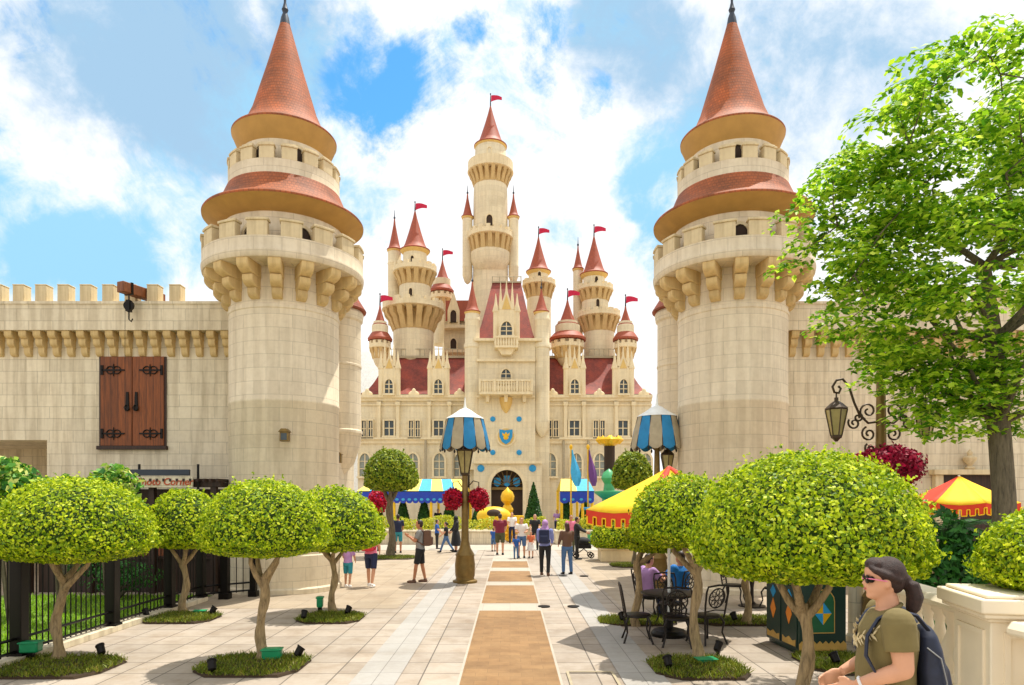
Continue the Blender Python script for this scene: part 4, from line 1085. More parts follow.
shrub('dark_shrub', 'dark green bush with fern leaves behind the right balustrade', 'shrub', PX(947, 9.2), 9.2, .55, .6, .5, 2.25, 2200, .11, 'shrub_leaf', seed=6)
shrub('dark_shrub', 'low dark bush between the balustrade and the largest dome', 'shrub', PX(922, 8.9), 8.9, .5, .45, .2, 1.55, 1500, .09, 'shrub_leaf', seed=8)
# palm fronds
t = thing('fern_palm', 'feathery palm plant in front of the red and yellow parasol', 'palm', (PX(943, 9.6), 9.6, 0))
m = MB(); m.tube([(0,0,0),(0,.02,.9),(0,0,1.75)], [.07,.06,.05], 8); m.build('trunk', 'bark_grey', t)
for k in range(9):
    a = 2*PI*k/9+.3; m = MB(); pts = []
    for i in range(9):
        u = i/8; pts.append(Vector((cos(a)*.75*u, sin(a)*.75*u, 1.75+.75*u-.75*u*u*(1.1 if k % 2 else .7))))
    m.tube(pts, [.012*(1-.7*i/8) for i in range(9)], 4)
    for i in range(1, 9):
        for j in range(3):
            u = (i-1+j/3)/8; p = pts[i-1].lerp(pts[i], j/3); d = (pts[i]-pts[i-1]).normalized(); sidev = d.cross(Vector((0,0,1))).normalized()
            L = .26*math.sin(PI*min(1, u*.85+.12))
            for s in (-1, 1):
                e = p + sidev*s*L + d*L*.6 + Vector((0,0,-.05)); w_ = d*.014
                m.add([p-w_, p+w_, e+w_*.3, e-w_*.3], [(0,1,2,3)])
    m.build('frond', 'shrub_leaf', t, smooth=0)

# ------------------------------------------------------------------ large leafy tree
def big_tree():
    D = 9.0; X = PX(1006, D)
    t = thing('shade_tree', 'tall leafy tree with bright layered green foliage on the right side', 'tree', (X, D, 0))
    cx, cz = PX(1003, D)-X, PZ(265, D); rx, ry, rz = 1.9, 1.5, 1.9
    rd = random.Random(21); m = MB()
    tr = [(0, 0, 0), (.02, .02, 1.2), (-.03, 0, 2.4), (-.06, .05, 3.3), (-.12, .05, 4.4), (-.2, .1, 5.4)]
    m.tube(tr, [.20, .15, .135, .13, .10, .06], 14)
    C = []
    bound = [(780, 330), (790, 225), (812, 150), (868, 100), (925, 62), (1024, 50), (1400, 90)]
    def inside(v):
        dd = D+v.y; qx = CX+(v.x+X)/dd*F; qy = HY-(v.z-EH)/dd*F
        if qx < 812: return False
        for (x0, y0), (x1, y1) in zip(bound, bound[1:]):
            if x0 <= qx <= x1: return qy > y0+(y1-y0)*(qx-x0)/(x1-x0)+28
        return True
    while len(C) < 84:
        p = Vector((rd.uniform(-1, 1), rd.uniform(-1, 1), rd.uniform(-1, 1)))
        if .35 < p.length < 1.0:
            q_ = Vector((cx+p.x*rx*1.12, p.y*ry, cz+p.z*rz*1.2))
            if inside(q_): C.append(q_)
    for px, py in ((800, 200), (812, 182), (795, 240), (822, 262), (812, 300), (830, 325), (870, 350), (905, 360), (928, 372), (945, 392), (870, 120), (885, 105), (900, 80), (925, 62), (960, 52), (985, 50), (850, 140), (830, 165), (1010, 60), (915, 408), (935, 420), (900, 345), (960, 365), (985, 380), (840, 180), (860, 230), (835, 280), (905, 150), (935, 100), (880, 290), (920, 330), (1000, 100), (960, 140), (1020, 90), (845, 250), (812, 225), (870, 175), (965, 395), (985, 415), (1010, 405), (940, 400), (905, 385), (870, 345), (1000, 350), (850, 310), (890, 370)):
        C.append(Vector((PX(px+16, D)-X, rd.uniform(-.7, .7), PZ(py, D))))
    limbs = []
    for k in range(20):
        a = 2*PI*k*.618; st = Vector(tr[3 + k % 3]); e = Vector((cx+cos(a)*rx*(.45+.35*((k*5) % 7)/7), sin(a)*ry*.6, cz-1.3+2.4*((k*7) % 20)/20))
        mid = st.lerp(e, .5)+Vector((rd.uniform(-.15, .15), rd.uniform(-.15, .15), -.18)); pp = [st, st.lerp(mid, .5), mid, mid.lerp(e, .5)+Vector((rd.uniform(-.1, .1), 0, .05)), e]; m.tube(pp, [.05, .042, .034, .024, .012], 8); limbs += pp[1:]
    for c in C:
        b = min(limbs, key=lambda l: (l-c).length + rd.uniform(0, .25)); mid = b.lerp(c, .55)+Vector((rd.uniform(-.08, .08), rd.uniform(-.08, .08), -.08)); m.tube([b, mid, c], [.011, .008, .004], 5)
        limbs.append(mid)
    m.build('trunk', 'bark_grey', t, smooth=60)
    P = []; N = []
    for c in C:
        r_ = rd.uniform(.30, .52); n = int(270*r_/.42); nl = 3
        for l in range(nl):
            off = np.array([rd.uniform(-.2, .2), rd.uniform(-.2, .2), (l-1)*.16])
            a = rng.uniform(0, 2*PI, n//nl); rr = np.sqrt(rng.uniform(0, 1, n//nl))*r_*(1-.2*abs(l-1))
            p = np.stack([rr*np.cos(a), rr*np.sin(a), -.35*rr*rr/r_ + rng.normal(size=len(a))*.025], 1) + off + np.array(c)
            P.append(p); N.append(np.stack([np.cos(a)*.35, np.sin(a)*.35, np.ones(len(a))], 1) + rng.normal(size=p.shape)*.38)
    V, Fq = leaf_arrays(np.vstack(P), np.vstack(N), .105, asp=.55)
    np_mesh('crown', V, Fq, ['tree_leaf'], None, t)
big_tree()

# ------------------------------------------------------------------ street lamps
def spiral(c, r0, turns, sgn, a0, n=18):
    return [Vector((c[0]+sgn*(r0*(1-.8*i/n))*cos(a0+turns*2*PI*i/n), 0, c[1]+(r0*(1-.8*i/n))*sin(a0+turns*2*PI*i/n))) for i in range(n+1)]
def lantern(par, x, z, s=1.0):
    l = MB(); l.lathe([(.16*s, 0), (.17*s, .02*s), (.16*s, .03*s), (.09*s, .10*s), (.03*s, .14*s), (.03*s, .19*s)], 6, (x, 0, z), ph=R(30)); 
    l.lathe([(.02*s, -.50*s), (.05*s, -.46*s), (.08*s, -.44*s), (.085*s, -.40*s)], 6, (x, 0, z), ph=R(30))
    for k in range(6):
        a = R(30)+k*PI/3; l.tube([(x+.08*s*cos(a), .08*s*sin(a), z-.41*s), (x+.16*s*cos(a), .16*s*sin(a), z)], .010*s, 4)
    o = l.build('lantern', 'lamp_scroll', par)
    g = MB(); g.lathe([(.075*s, -.40*s), (.15*s, -.005*s)], 6, (x, 0, z), ph=R(30)); g.build('lantern_glass', 'lamp_glass', o, smooth=0)
def petals(par, x, z, r, h, mat, n=900, leaf=.05):
    u = rng.normal(size=(n, 3)); u /= np.linalg.norm(u, axis=1)[:, None]; u *= rng.uniform(.55, 1, (n, 1))**.4
    P = u*[r, r, h]*(1+.08*rng.normal(size=(n, 1))) + [x, 0, z]
    V, Fq = leaf_arrays(P, u + rng.normal(size=u.shape)*.6, leaf, asp=.8); return np_mesh('flowers', V, Fq, [mat], None, par)
def lamp(label, X, D, shade=True, baskets=((-.33, 2.28), (.38, 2.28)), top=3.9, lants=(0,), rz=0, zl=3.35, scroll=False):
    t = thing('street_lamp', label, 'street lamp', (X, D, 0), rz, 'ornate plaza street lamps')
    m = MB(); m.lathe([(.34,0),(.34,.06),(.26,.09),(.25,.14),(.27,.20),(.28,.5),(.25,.72),(.27,.76),(.24,.82),(.16,.95),(.11,1.15),(.10,1.5),(.095,2.2),(.10,2.24),(.10,2.3),(.085,2.34),(.08,3.0),(.06,top-.3)], 16); m.build('post', 'lamp_bronze', t, smooth=50)
    if shade:
        n = 12; zt, zb, rt, rb = top+.05, top-.72, .50, .68
        m = MB(); m.lathe([(.52, zt), (.50, zt+.03), (.34, zt+.12), (.14, zt+.26), (.05, zt+.30), (.03, zt+.40), (.012, zt+.6)], 24); m.build('cap', 'white_paint', t)
        mA, mB = MB(), MB()
        for k in range(n):
            tgt = mA if k % 2 else mB; a0, a1 = 2*PI*k/n, 2*PI*(k+1)/n; vs = []; fs = []; seg = 6
            for i in range(seg+1):
                a = a0+(a1-a0)*i/seg; sc = -.10*sin(PI*i/seg)
                for (r, z) in ((rt, zt), (rt+(rb-rt)*.5+.02, (zt+zb)/2), (rb, zb), (rb, zb+sc), (rb-.02, zb+sc), (rt+(rb-rt)*.5, (zt+zb)/2), (rt-.02, zt)): vs.append((r*cos(a), r*sin(a), z))
            for i in range(seg):
                for j in range(7):
                    j2 = (j+1) % 7; fs.append((i*7+j, i*7+j2, (i+1)*7+j2, (i+1)*7+j))
            tgt.add(vs, fs)
        sA = mA.build('shade', 'blue_fabric', t, smooth=25); mB.build('beige_panels', 'beige_fabric', sA, smooth=25)
        m = MB()
        for k in range(n):
            a = 2*PI*k/n; m.tube([(.06*cos(a), .06*sin(a), zb+.12), ((rb-.02)*cos(a), (rb-.02)*sin(a), zb+.03)], .012, 4); m.tube([(rt*cos(a)*1.01, rt*sin(a)*1.01, zt), (rb*cos(a)*1.01, rb*sin(a)*1.01, zb)], .011, 4)
            m.lathe([(0, -.17), (.022, -.14), (.028, -.1), (.01, -.06), (.01, .0)], 6, (rb*cos(a), rb*sin(a), zb+.03))
        m.build('shade_ribs', 'dark_iron', sA)
    if scroll:
        for s in (-1, 1):
            m = MB(); r = .019
            m.tube([Vector((s*x, 0, z+.56)) for x, z in ((.05, 2.95), (.20, 2.93), (.33, 3.05), (.42, 3.25), (.50, 3.50), (.60, 3.62), (.70, 3.60), (.76, 3.50), (.73, 3.41), (.66, 3.40), (.63, 3.47), (.67, 3.51))], r, 7)
            m.tube([Vector((s*.70, 0, 3.98)), Vector((s*.70, 0, 3.86))], .012, 6)
            for (c, r0, a0, tn) in (((.20, 3.12), .14, -1.2, 1.4), ((.42, 2.93), .10, .6, -1.3), ((.19, 2.76), .12, 1.2, -1.4), ((.36, 3.02), .07, 2.5, 1.2), ((.17, 2.53), .09, 1.0, -1.3)):
                m.tube(spiral((s*c[0], c[1]+.56), r0, tn, s, a0), r*.85, 6)
            m.build('scroll_arm', 'lamp_scroll', t, smooth=60); lantern(t, s*.70, 3.70, 1.0)
        petals(t, .10, 2.80, .50, .33, 'magenta_petal', 4200, .065); petals(t, .22, 2.55, .12, .2, 'magenta_petal', 500, .06)
        m = MB(); m.lathe([(.14, 2.58), (.26, 2.74), (.28, 2.80), (.09, 2.81)], 14); m.build('basket', 'dark_iron', t)
    else:
        for x in lants: lantern(t, x, zl, 1.5 if x == 0 else 1.1)
        for x, z in baskets:
            m = MB(); s = 1 if x > 0 else -1
            m.tube([Vector((s*.08, 0, z+.35)), Vector((x*.6, 0, z+.52)), Vector((x, 0, z+.48)), Vector((x, 0, z+.2))], .016, 6); m.lathe([(.05, z-.12), (.17, z-.02), (.19, z+.02), (.02, z+.03)], 12, (x, 0, 0)); b = m.build('basket', 'dark_iron', t)
            petals(b, x, z+.02, .27, .30, 'red_petal', 1500, .07)
        if len(lants) > 1:
            m = MB(); m.tube(spiral((-.3, 2.6), .22, 1.3, 1, .5), .02, 6); m.tube(spiral((.3, 2.6), .22, 1.3, -1, .5), .02, 6); m.build('scroll', 'lamp_scroll', t)
    return t
D = DG(582.5); lamp('bronze lamp post left of the path with striped shade and two red flower balls', PX(465, D), D, top=4.45, zl=3.62)
D = 17.9; lamp('lamp with blue and beige striped shade rising behind the yellow parasol', PX(657, D), D, top=4.40, baskets=(), lants=(.27,), zl=3.45)
D = 10.7; lamp('iron lamp post with scroll arms, twin lanterns and magenta flowers under the leafy tree', PX(881, D), D, shade=False, top=4.9, scroll=True)

# ------------------------------------------------------------------ parasols
def parasol(label, X, D, r, zr, zt, n, cols, rz=0, pole='white_paint', val=.22, base=True):
    t = thing('parasol', label, 'parasol', (X, D, 0), rz, 'cafe parasols')
    m = MB(); m.tube([(0,0,0),(0,0,zt+.02)], .025, 8); m.build('pole', pole, t)
    if base:
        m = MB(); m.lathe([(.30,0),(.30,.05),(.26,.10),(.06,.13),(.05,.4),(.0,.4)], 24); m.build('base', 'black_metal', t)
    A = {}
    for k in range(n):
        a0, a1 = 2*PI*k/n, 2*PI*(k+1)/n; mt = cols[k % len(cols)]; m = A.setdefault(mt, MB())
        seg = 5; vs = []
        for j in range(seg+1):
            u = j/seg; rr = r*u; z = zt-(zt-zr)*u**.92
            for i in range(5):
                v = i/4; a = a0+(a1-a0)*v; ch = cos(PI/n)/cos(a-(a0+a1)/2); zz = z - .05*u*sin(PI*v)*1.0
                vs.append((rr*cos(a)*ch, rr*sin(a)*ch, zz))
        fs = [(j*5+i, j*5+i+1, (j+1)*5+i+1, (j+1)*5+i) for j in range(seg) for i in range(4)]
        m.add(vs, fs)
    can = None
    for mt, m in A.items():
        o = m.build('canopy' if can is None else 'canopy_panels', mt, can or t, smooth=30)
        s = o.modifiers.new('th', 'SOLIDIFY'); s.thickness = .008
        can = can or o
    if val:
        m = MB(); m2 = MB(); m3 = MB()
        for k in range(n):
            a0, a1 = 2*PI*k/n, 2*PI*(k+1)/n; p0 = Vector((r*cos(a0), r*sin(a0), zr)); p1 = Vector((r*cos(a1), r*sin(a1), zr)); o_ = ((p0+p1)/2); o_.z = 0; o_.normalize()
            q_ = 6
            for i in range(q_):
                u0, u1 = i/q_, (i+1)/q_; sg = lambda u: -.05*sin(PI*u)
                a_, b_ = p0.lerp(p1, u0), p0.lerp(p1, u1); a_.z += sg(u0); b_.z += sg(u1); dz = Vector((0,0,-val)); w_ = o_*.008
                m.add([a_, b_, b_+dz*.45, a_+dz*.45, a_-w_, b_-w_, b_+dz*.45-w_, a_+dz*.45-w_], [(0,1,2,3)[::-1], (4,5,6,7), (3,2,6,7)])
                c0, c1 = a_.lerp(b_, .18), a_.lerp(b_, .82)
                m.add([c0+dz*.45, c1+dz*.45, c1+dz, c0+dz, c0+dz*.45-w_, c1+dz*.45-w_, c1+dz-w_, c0+dz-w_], [(0,1,2,3)[::-1], (4,5,6,7), (3,2,6,7), (0,3,7,4), (1,2,6,5)])
                # yellow band outlining each battlement tab
                e = o_*.006; th = .022
                for (s0, s1) in ((c0+dz*.40, c0+dz*.95), (c0+dz*.95, c1+dz*.95), (c1+dz*.95, c1+dz*.40)):
                    m2.tube([s0+e, s1+e], .011, 4)
                m2.tube([c1+dz*.40+e, a_.lerp(b_, 1.18)+dz*.40+e], .011, 4)
        v_ = m.build('valance', 'red_fabric', can, smooth=0); m2.build('valance_trim', 'yellow_fabric', v_)
    m = MB()
    for k in range(n):
        a = 2*PI*k/n; m.tube([(.03*cos(a), .03*sin(a), zt-.08), (r*.97*cos(a), r*.97*sin(a), zr-.03)], .01, 4); m.tube([(.03*cos(a), .03*sin(a), zt-.75), (r*.5*cos(a), r*.5*sin(a), (zt+zr)/2-.06)], .008, 4)
    m.build('ribs', 'dark_iron', can); return t
D = 11.5; parasol('yellow parasol with red battlement-edged valance over the cafe table', PX(669, D), D, 1.40, 2.12, 2.84, 6, ['yellow_fabric'], rz=R(2), val=.24)
# red corner bands on the yellow parasol
m = MB()
for k in (0, 1, 2, 4, 5):
    a = 2*PI*k/6; pts = [Vector((1.405*u*cos(a), 1.405*u*sin(a), 2.855-.72*u**.92)) for u in (0, .15, .3, .5, .7, .85, 1.0)]
    sd2 = Vector((-sin(a), cos(a), 0))*.085; vs = []
    for i, p in enumerate(pts):
        w_ = sd2*(.35+.65*min(1, i/2)); vs += [p-w_+Vector((0,0,-.012-.04*abs(w_.length))), p+Vector((0,0,.006)), p+w_+Vector((0,0,-.012-.04*abs(w_.length)))]
    m.add(vs, [f for i in range(6) for f in ((i*3, i*3+1, i*3+4, i*3+3), (i*3+1, i*3+2, i*3+5, i*3+4))])
par_y = bpy.data.objects['parasol']; rb_ = m.build('corner_bands', 'red_fabric', [c for c in par_y.children if c.name.startswith('canopy')][0]); so_ = rb_.modifiers.new('th', 'SOLIDIFY'); so_.thickness = .006
D = 15.0; parasol('red parasol with yellow panels in front of the right wall', PX(959, D), D, 1.15, PZ(505, D)+.05, PZ(476, D), 8, ['red_fabric', 'red_fabric', 'yellow_fabric', 'red_fabric', 'red_fabric', 'yellow_fabric', 'yellow_fabric', 'red_fabric'], rz=R(-10+0), val=.24)

# right wall doorway with urn finial
D = WD; t = thing('doorway', 'pale stone doorway surround with an urn finial on the right wall behind the red parasol', 'doorway', (PX(968, D), D-.02, 0))
m = MB(); w = 1.0; zt = PZ(475, D); m.box(-w, -w+.22, -.18, 0, 0, zt); m.box(w-.22, w, -.18, 0, 0, zt); m.box(-w-.08, w+.08, -.26, 0, zt, zt+.14); m.build('surround', 'trim_stone', t, bevel=.015)
m = MB(); m.lathe([(.10, zt+.14), (.13, zt+.18), (.05, zt+.24), (.16, zt+.40), (.17, zt+.46), (.06, zt+.52), (.07, zt+.6), (0, zt+.70)], 16, (-.05, -.13, 0)); m.build('urn', 'trim_stone', t)
m = MB(); m.box(-w+.22, w-.22, -.03, 0, 0, zt); m.build('door', 'dark_wood', t)

# wall lanterns on the towers
for label, px, py, D in (('small square brown lantern on the left gate tower front', 286.5, 436, 16.22), ('dark round lantern under the left side turret', 339, 458, 18.6)):
    t = thing('wall_lantern', label, 'wall lantern', (PX(px, D), D, PZ(py, D)-.14))
    m = MB(); m.box(-.10, .10, -.20, -.04, 0, .22); m.prism([(-.13, .22), (.13, .22), (.06, .30), (-.06, .30)], -.23, -.01); m.box(-.04, .04, -.05, .12, .06, .16); m.build('housing', 'lamp_bronze', t, bevel=.006)
    m = MB(); m.box(-.07, .07, -.207, -.20, .03, .19); m.build('glass', 'dark_glass', t)

# ------------------------------------------------------------------ cafe furniture
def chair_proto():
    t = thing('cafe_chair', 'x', 'chair', (0, 0, 0), 0, 'cast iron cafe chairs')
    m = MB(); m.lathe([(.20, .43), (.215, .435), (.215, .45), (.20, .455)], 20); m.tube([(.21*cos(a), .21*sin(a), .425) for a in [2*PI*i/20 for i in range(21)]], .014, 6); m.build('seat', 'dark_iron', t)
    for sx in (-1, 1):
        for sy in (-1, 1):
            m = MB(); m.tube([(sx*.15, sy*.15, .43), (sx*.19, sy*.19, .34), (sx*.17, sy*.17, .18), (sx*.22, sy*.23, .0)], [.017, .019, .014, .018], 7); m.build('leg', 'dark_iron', t)
    m = MB(); yb = .19
    m.tube([(-.19, yb, .42), (-.21, yb+.03, .62), (-.22, yb+.07, .84), (-.20, yb+.09, .93), (0, yb+.10, .95), (.20, yb+.09, .93), (.22, yb+.07, .84), (.21, yb+.03, .62), (.19, yb, .42)], .016, 7)
    def on(a, rr, cz=.74): return (rr*cos(a), yb+.055+(rr*sin(a))*.22, cz+rr*sin(a))
    m.tube([on(2*PI*i/24, .155) for i in range(25)], .012, 6); m.tube([on(2*PI*i/12, .04) for i in range(13)], .008, 5)
    for k in range(8):
        a = 2*PI*k/8; m.tube([on(a, .04), on(a+.35, .10), on(a, .155)], .007, 5); m.tube([on(a, .04), on(a-.35, .10), on(a, .155)], .007, 5)
    m.tube([(-.20, yb+.015, .53), (0, yb+.02, .55), (.20, yb+.015, .53)], .010, 5); m.build('backrest', 'dark_iron', t); return t
CH = chair_proto(); bpy.context.view_layer.update()
def table(label, X, D, r=.5):
    t = thing('cafe_table', label, 'table', (X, D, 0), 0, 'round iron cafe tables')
    m = MB(); m.lathe([(r-.03, .70), (r, .705), (r, .725), (r-.02, .73)], 32); m.build('tabletop', 'dark_iron', t)
    m = MB(); m.lathe([(.28, 0), (.28, .03), (.10, .06), (.04, .12), (.035, .4), (.06, .6), (.14, .70)], 18)
    m.build('pedestal', 'dark_iron', t); return t
table('round iron table under the yellow parasol with its pole through it', PX(671, 11.5), 11.5)
table('round iron table where two seated people face each other', PX(667, 13.7), 13.7, .45)
table('round iron table beside the rear chairs near the right tower', PX(752, 14.6), 14.6, .45)
chairs = [('empty iron chair left of the parasol table, seen from the side', 2.05, 11.0, R(85)), ('empty iron chair in front of the parasol table on the left', 2.62, 10.72, R(168)),
          ('empty iron chair right of the medium dome trunk with its round lattice back showing', 3.15, 10.95, R(205)), ('iron chair on the far side of the parasol table', 2.9, 12.25, R(15)),
          ('iron chair carrying the person in the lavender top', 2.68, 13.2, R(100)), ('iron chair carrying the person in the blue top', 3.30, 13.2, R(215)),
          ('iron chair left of the rear trunk by the tower', 4.85, 14.8, R(60)), ('iron chair right of the rear trunk, near the bin cabinet', 5.55, 14.3, R(-60))]
for i, (l, x, y, rz) in enumerate(chairs):
    c = CH if i == 0 else copy_tree(CH); c.location = (x, y, 0); c.rotation_euler = (0, 0, rz); c['label'] = l

# bin cabinet
x0 = PX(799, 10.0); D0 = 10.0
t = thing('bin_cabinet', 'dark green litter cabinet painted with a blue and yellow diamond, behind the largest dome tree', 'bin', (x0, D0, 0), R(4))
m = MB(); m.box(0, .72, 0, 1.08, .06, 1.16); m.box(.03, .69, .03, 1.05, 0, .06); m.build('body', 'bin_green', t, bevel=.015)
m = MB(); m.box(-.03, .75, -.03, 1.11, 1.16, 1.22); m.build('lid', 'bin_panel', t, bevel=.015)
m = MB(); m.box(.0, .72, -.008, 0, .07, .17)
for i in range(8): m.prism([(.09*i+.0, .17), (.09*i+.09, .17), (.09*i+.045, .215)], -.008, -.001)
m.build('gold_border', 'tan_paint', t, smooth=0)
ar = arch(.34, .62, cx=.36, z0=.34, pointed=False)
m = MB(); m.prism(ar, -.006, 0); pn = m.build('front_panel', 'bin_panel', t, smooth=0)
m = MB(); m.ring(scale_poly(ar, .36, .65, 1.06, 1.04), ar, -.012, -.001); m.build('panel_line', 'tan_paint', pn, smooth=0)
cx_, cz_ = .36, .62
for q_, (a, b) in enumerate((((0, .17), (.13, 0)), ((.13, 0), (0, -.17)), ((0, -.17), (-.13, 0)), ((-.13, 0), (0, .17)))):
    m = MB(); m.prism([(cx_, cz_), (cx_+a[0], cz_+a[1]), (cx_+b[0], cz_+b[1])], -.011, -.006); m.build('diamond_quarter', 'gold' if q_ % 2 else 'crest_blue', pn, smooth=0)
Rz = Matrix.Rotation(R(90), 4, 'Z')
for k in range(2):
    y = .05 + k*.52; Mx = Matrix.Translation((-.001, y, 0)) @ Matrix(((0, 1, 0, 0), (1, 0, 0, 0), (0, 0, 1, 0), (0, 0, 0, 1)))
    m = MB(); m.box(-.012, -.001, y, y+.47, .10, 1.12); d = m.build('door', 'bin_green', t, bevel=.004)
    def side(poly, dd, nm, mt):
        m = MB(); n_ = len(poly); vs = [(-.012-dd, y+a, b) for a, b in poly] + [(-.012, y+a, b) for a, b in poly]
        m.add(vs, [tuple(range(n_)), tuple(range(2*n_-1, n_-1, -1))] + [(i, (i+1) % n_, n_+(i+1) % n_, n_+i) for i in range(n_)]); m.build(nm, mt, d, smooth=0)
    side([(.235, .95), (.33, .85), (.235, .75), (.14, .85)], .006, 'blue_lozenge', 'crest_blue'); side([(.235, .74), (.33, .58), (.235, .42), (.14, .58)], .006, 'orange_lozenge', 'orange_paint')
    side([(.03, .12), (.44, .12), (.44, .22), (.34, .19), (.235, .24), (.13, .19), (.03, .22)], .006, 'door_border', 'tan_paint'); side([(.12, 1.0), (.35, 1.0), (.35, 1.08), (.12, 1.08)], .006, 'slot', 'black_metal')
m = MB(); m.lathe([(.16,0),(.16,.1),(.12,.14),(.11,1.35),(.15,1.4),(.16,1.5),(.0,1.52)], 16)
tag(m.build('stone_post', 'wall_stone'), 'tan stone post just right of the green bin cabinet', 'post'); bpy.data.objects['stone_post'].location = (PX(856, 11.0), 11.0, 0)

# ------------------------------------------------------------------ balustrade at the right
P0 = Vector((4.07, 5.48, 0)); far = Vector((4.42, 8.2, 0)); near = Vector((4.1, 2.2, 0))
def rail(label, a, b):
    d = b-a; L = d.length; ang = math.atan2(d.y, d.x); t = thing('balustrade', label, 'balustrade', a, ang, 'cream stone balustrade')
    m = MB(); m.box(0, L, -.16, .16, 0, .50); m.box(0, L, -.19, .19, .50, .56); m.build('plinth', 'cream_plaster', t, bevel=.012)
    pr = [(-.15, 1.28), (-.17, 1.30), (-.17, 1.34), (-.13, 1.39), (.13, 1.39), (.17, 1.34), (.17, 1.30), (.15, 1.28)]
    m = MB(); vs = [(0, y, z) for y, z in pr] + [(L, y, z) for y, z in pr]; n_ = len(pr)
    m.add(vs, [tuple(range(n_-1, -1, -1)), tuple(range(n_, 2*n_))] + [(i, (i+1) % n_, n_+(i+1) % n_, n_+i) for i in range(n_)]); m.build('handrail', 'cream_plaster', t, bevel=.012)
    n = int(L/.23); m = MB()
    m.lathe([(.055, .56), (.075, .58), (.075, .62), (.045, .66), (.06, .72), (.095, .84), (.09, .92), (.05, 1.03), (.04, 1.10), (.06, 1.14), (.05, 1.18), (.075, 1.22), (.075, 1.28)], 16)
    b0 = m.build('baluster', 'cream_plaster', t, smooth=50); b0.location.x = L*.5/n
    for k in range(1, n): inst(b0, t, (L*(k+.5)/n, 0, 0))
dirf = (far-P0).normalized(); dirn = (near-P0).normalized()
rail('cream stone balustrade running back behind the woman', P0+Vector((-.04, 0, 0))+dirf*.36, far)
rail('cream stone balustrade at the right frame edge, in front of the pillar', Vector((3.86, 5.10, 0)), near)
t = thing('stone_pillar', 'cream panelled stone pillar with a moulded cap carrying a dome bush', 'pillar', P0, R(-12))
h = .33
m = MB(); m.box(-h, h, -h, h, 0, 1.36); m.box(-h-.05, h+.05, -h-.05, h+.05, 0, .62); m.build('shaft', 'cream_plaster', t, bevel=.012)
m = MB()
for (s, z0, z1) in ((h+.03, 1.36, 1.39), (h+.07, 1.39, 1.43), (h+.10, 1.43, 1.54), (h+.05, 1.54, 1.57)): m.box(-s, s, -s, s, z0, z1)
m.build('cap', 'cream_plaster', t, bevel=.014)
for k, (a, sx) in enumerate(((0, 0), (90, 0))):
    Mx = Matrix.Rotation(R(-a), 4, 'Z'); m = MB(); mm = MB(); o4 = [(-.24, .70), (.24, .70), (.24, 1.28), (-.24, 1.28)]; i4 = [(-.20, .74), (.20, .74), (.20, 1.24), (-.20, 1.24)]
    mm.ring(o4, i4, -h-.018, -h+.005); m.add([Mx @ Vector(p) for p in mm.v], mm.f); m.build('panel_moulding', 'cream_plaster', t, smooth=0)
t = thing('dome_bush', 'yellow green dome bush sitting on top of the cream stone pillar', 'bush', (P0.x+.55, P0.y-.02, 1.572))
crown_mesh('foliage', .74, .74, 22000, .035, t, z0=-.03)

# ------------------------------------------------------------------ far plaza: planters, hedges, conifers, awnings, ornaments
def planter(label, px0, px1, D, y1, hz):
    X0, X1 = PX(px0, D), PX(px1, D); t = thing('planter_wall', label, 'planter', ((X0+X1)/2, D, 0)); w = (X1-X0)/2
    m = MB(); m.box(-w, w, 0, y1, 0, .62); m.box(-w-.05, w+.05, -.06, y1+.06, .62, .72); m.build('wall', 'wall_stone', t, bevel=.02)
    n = int(w*2*520); P = np.stack([rng.uniform(-w+.1, w-.1, n), rng.uniform(.1, y1-.1, n), rng.uniform(.7, hz, n)], 1)
    P[:, 2] += .12*np.sin(P[:, 0]*2.1); N = rng.normal(size=P.shape)*.7 + [0, -.5, .8]
    V, Fq = leaf_arrays(P, N, .12); np_mesh('hedge', V, Fq, ['hedge_leaf'], None, t)
planter('long low stone planter with yellow hedge left of the castle door', 362, 496, 34.5, 1.6, 1.35)
planter('low stone planter with yellow hedge right of the castle door', 556, 612, 34.5, 1.6, 1.35)
planter('short stone planter with yellow hedge between the people and the carriage', 512, 548, 38, 1.2, 1.2)
def conifer(label, px, D, w, h):
    t = thing('conifer', label, 'conifer', (PX(px, D), D, 0), 0, 'clipped cone conifers before the castle')
    n = 2600; u = rng.uniform(0, 1, n)**.6; a = rng.uniform(0, 2*PI, n); r = w*(u)**.85*(.85+.15*rng.uniform(0, 1, n)); z = h*(1-u)+.15
    P = np.stack([r*np.cos(a), r*np.sin(a), z], 1); N = np.stack([np.cos(a), np.sin(a), np.full(n, .3)], 1)+rng.normal(size=(n, 3))*.5
    V, Fq = leaf_arrays(P, N, .17); np_mesh('foliage', V, Fq, ['conifer_leaf'], None, t)
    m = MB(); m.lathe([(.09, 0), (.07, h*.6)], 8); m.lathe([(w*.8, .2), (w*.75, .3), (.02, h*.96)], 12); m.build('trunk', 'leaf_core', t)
for l, px, D, w, h in (('tall dark cone conifer right of the castle door', 533.5, 41, .75, 3.15), ('short broad conifer left of the castle door under the red flower ball', 479, 41, .75, 2.0), ('narrow dark conifer under the left end of the blue awning', 403, 43, .6, 2.4),
    ('narrow dark conifer under the right half of the left awning', 424, 43, .6, 2.4), ('dark conifer left of the plaza ball tree', 377, 43, .6, 2.4), ('dark conifer under the right blue awning', 566, 43, .6, 2.5), ('dark conifer left of the fountain', 585, 43, .6, 2.4), ('dark conifer beside the yellow post', 449, 43, .6, 2.3)):
    conifer(l, px, D, w, h)
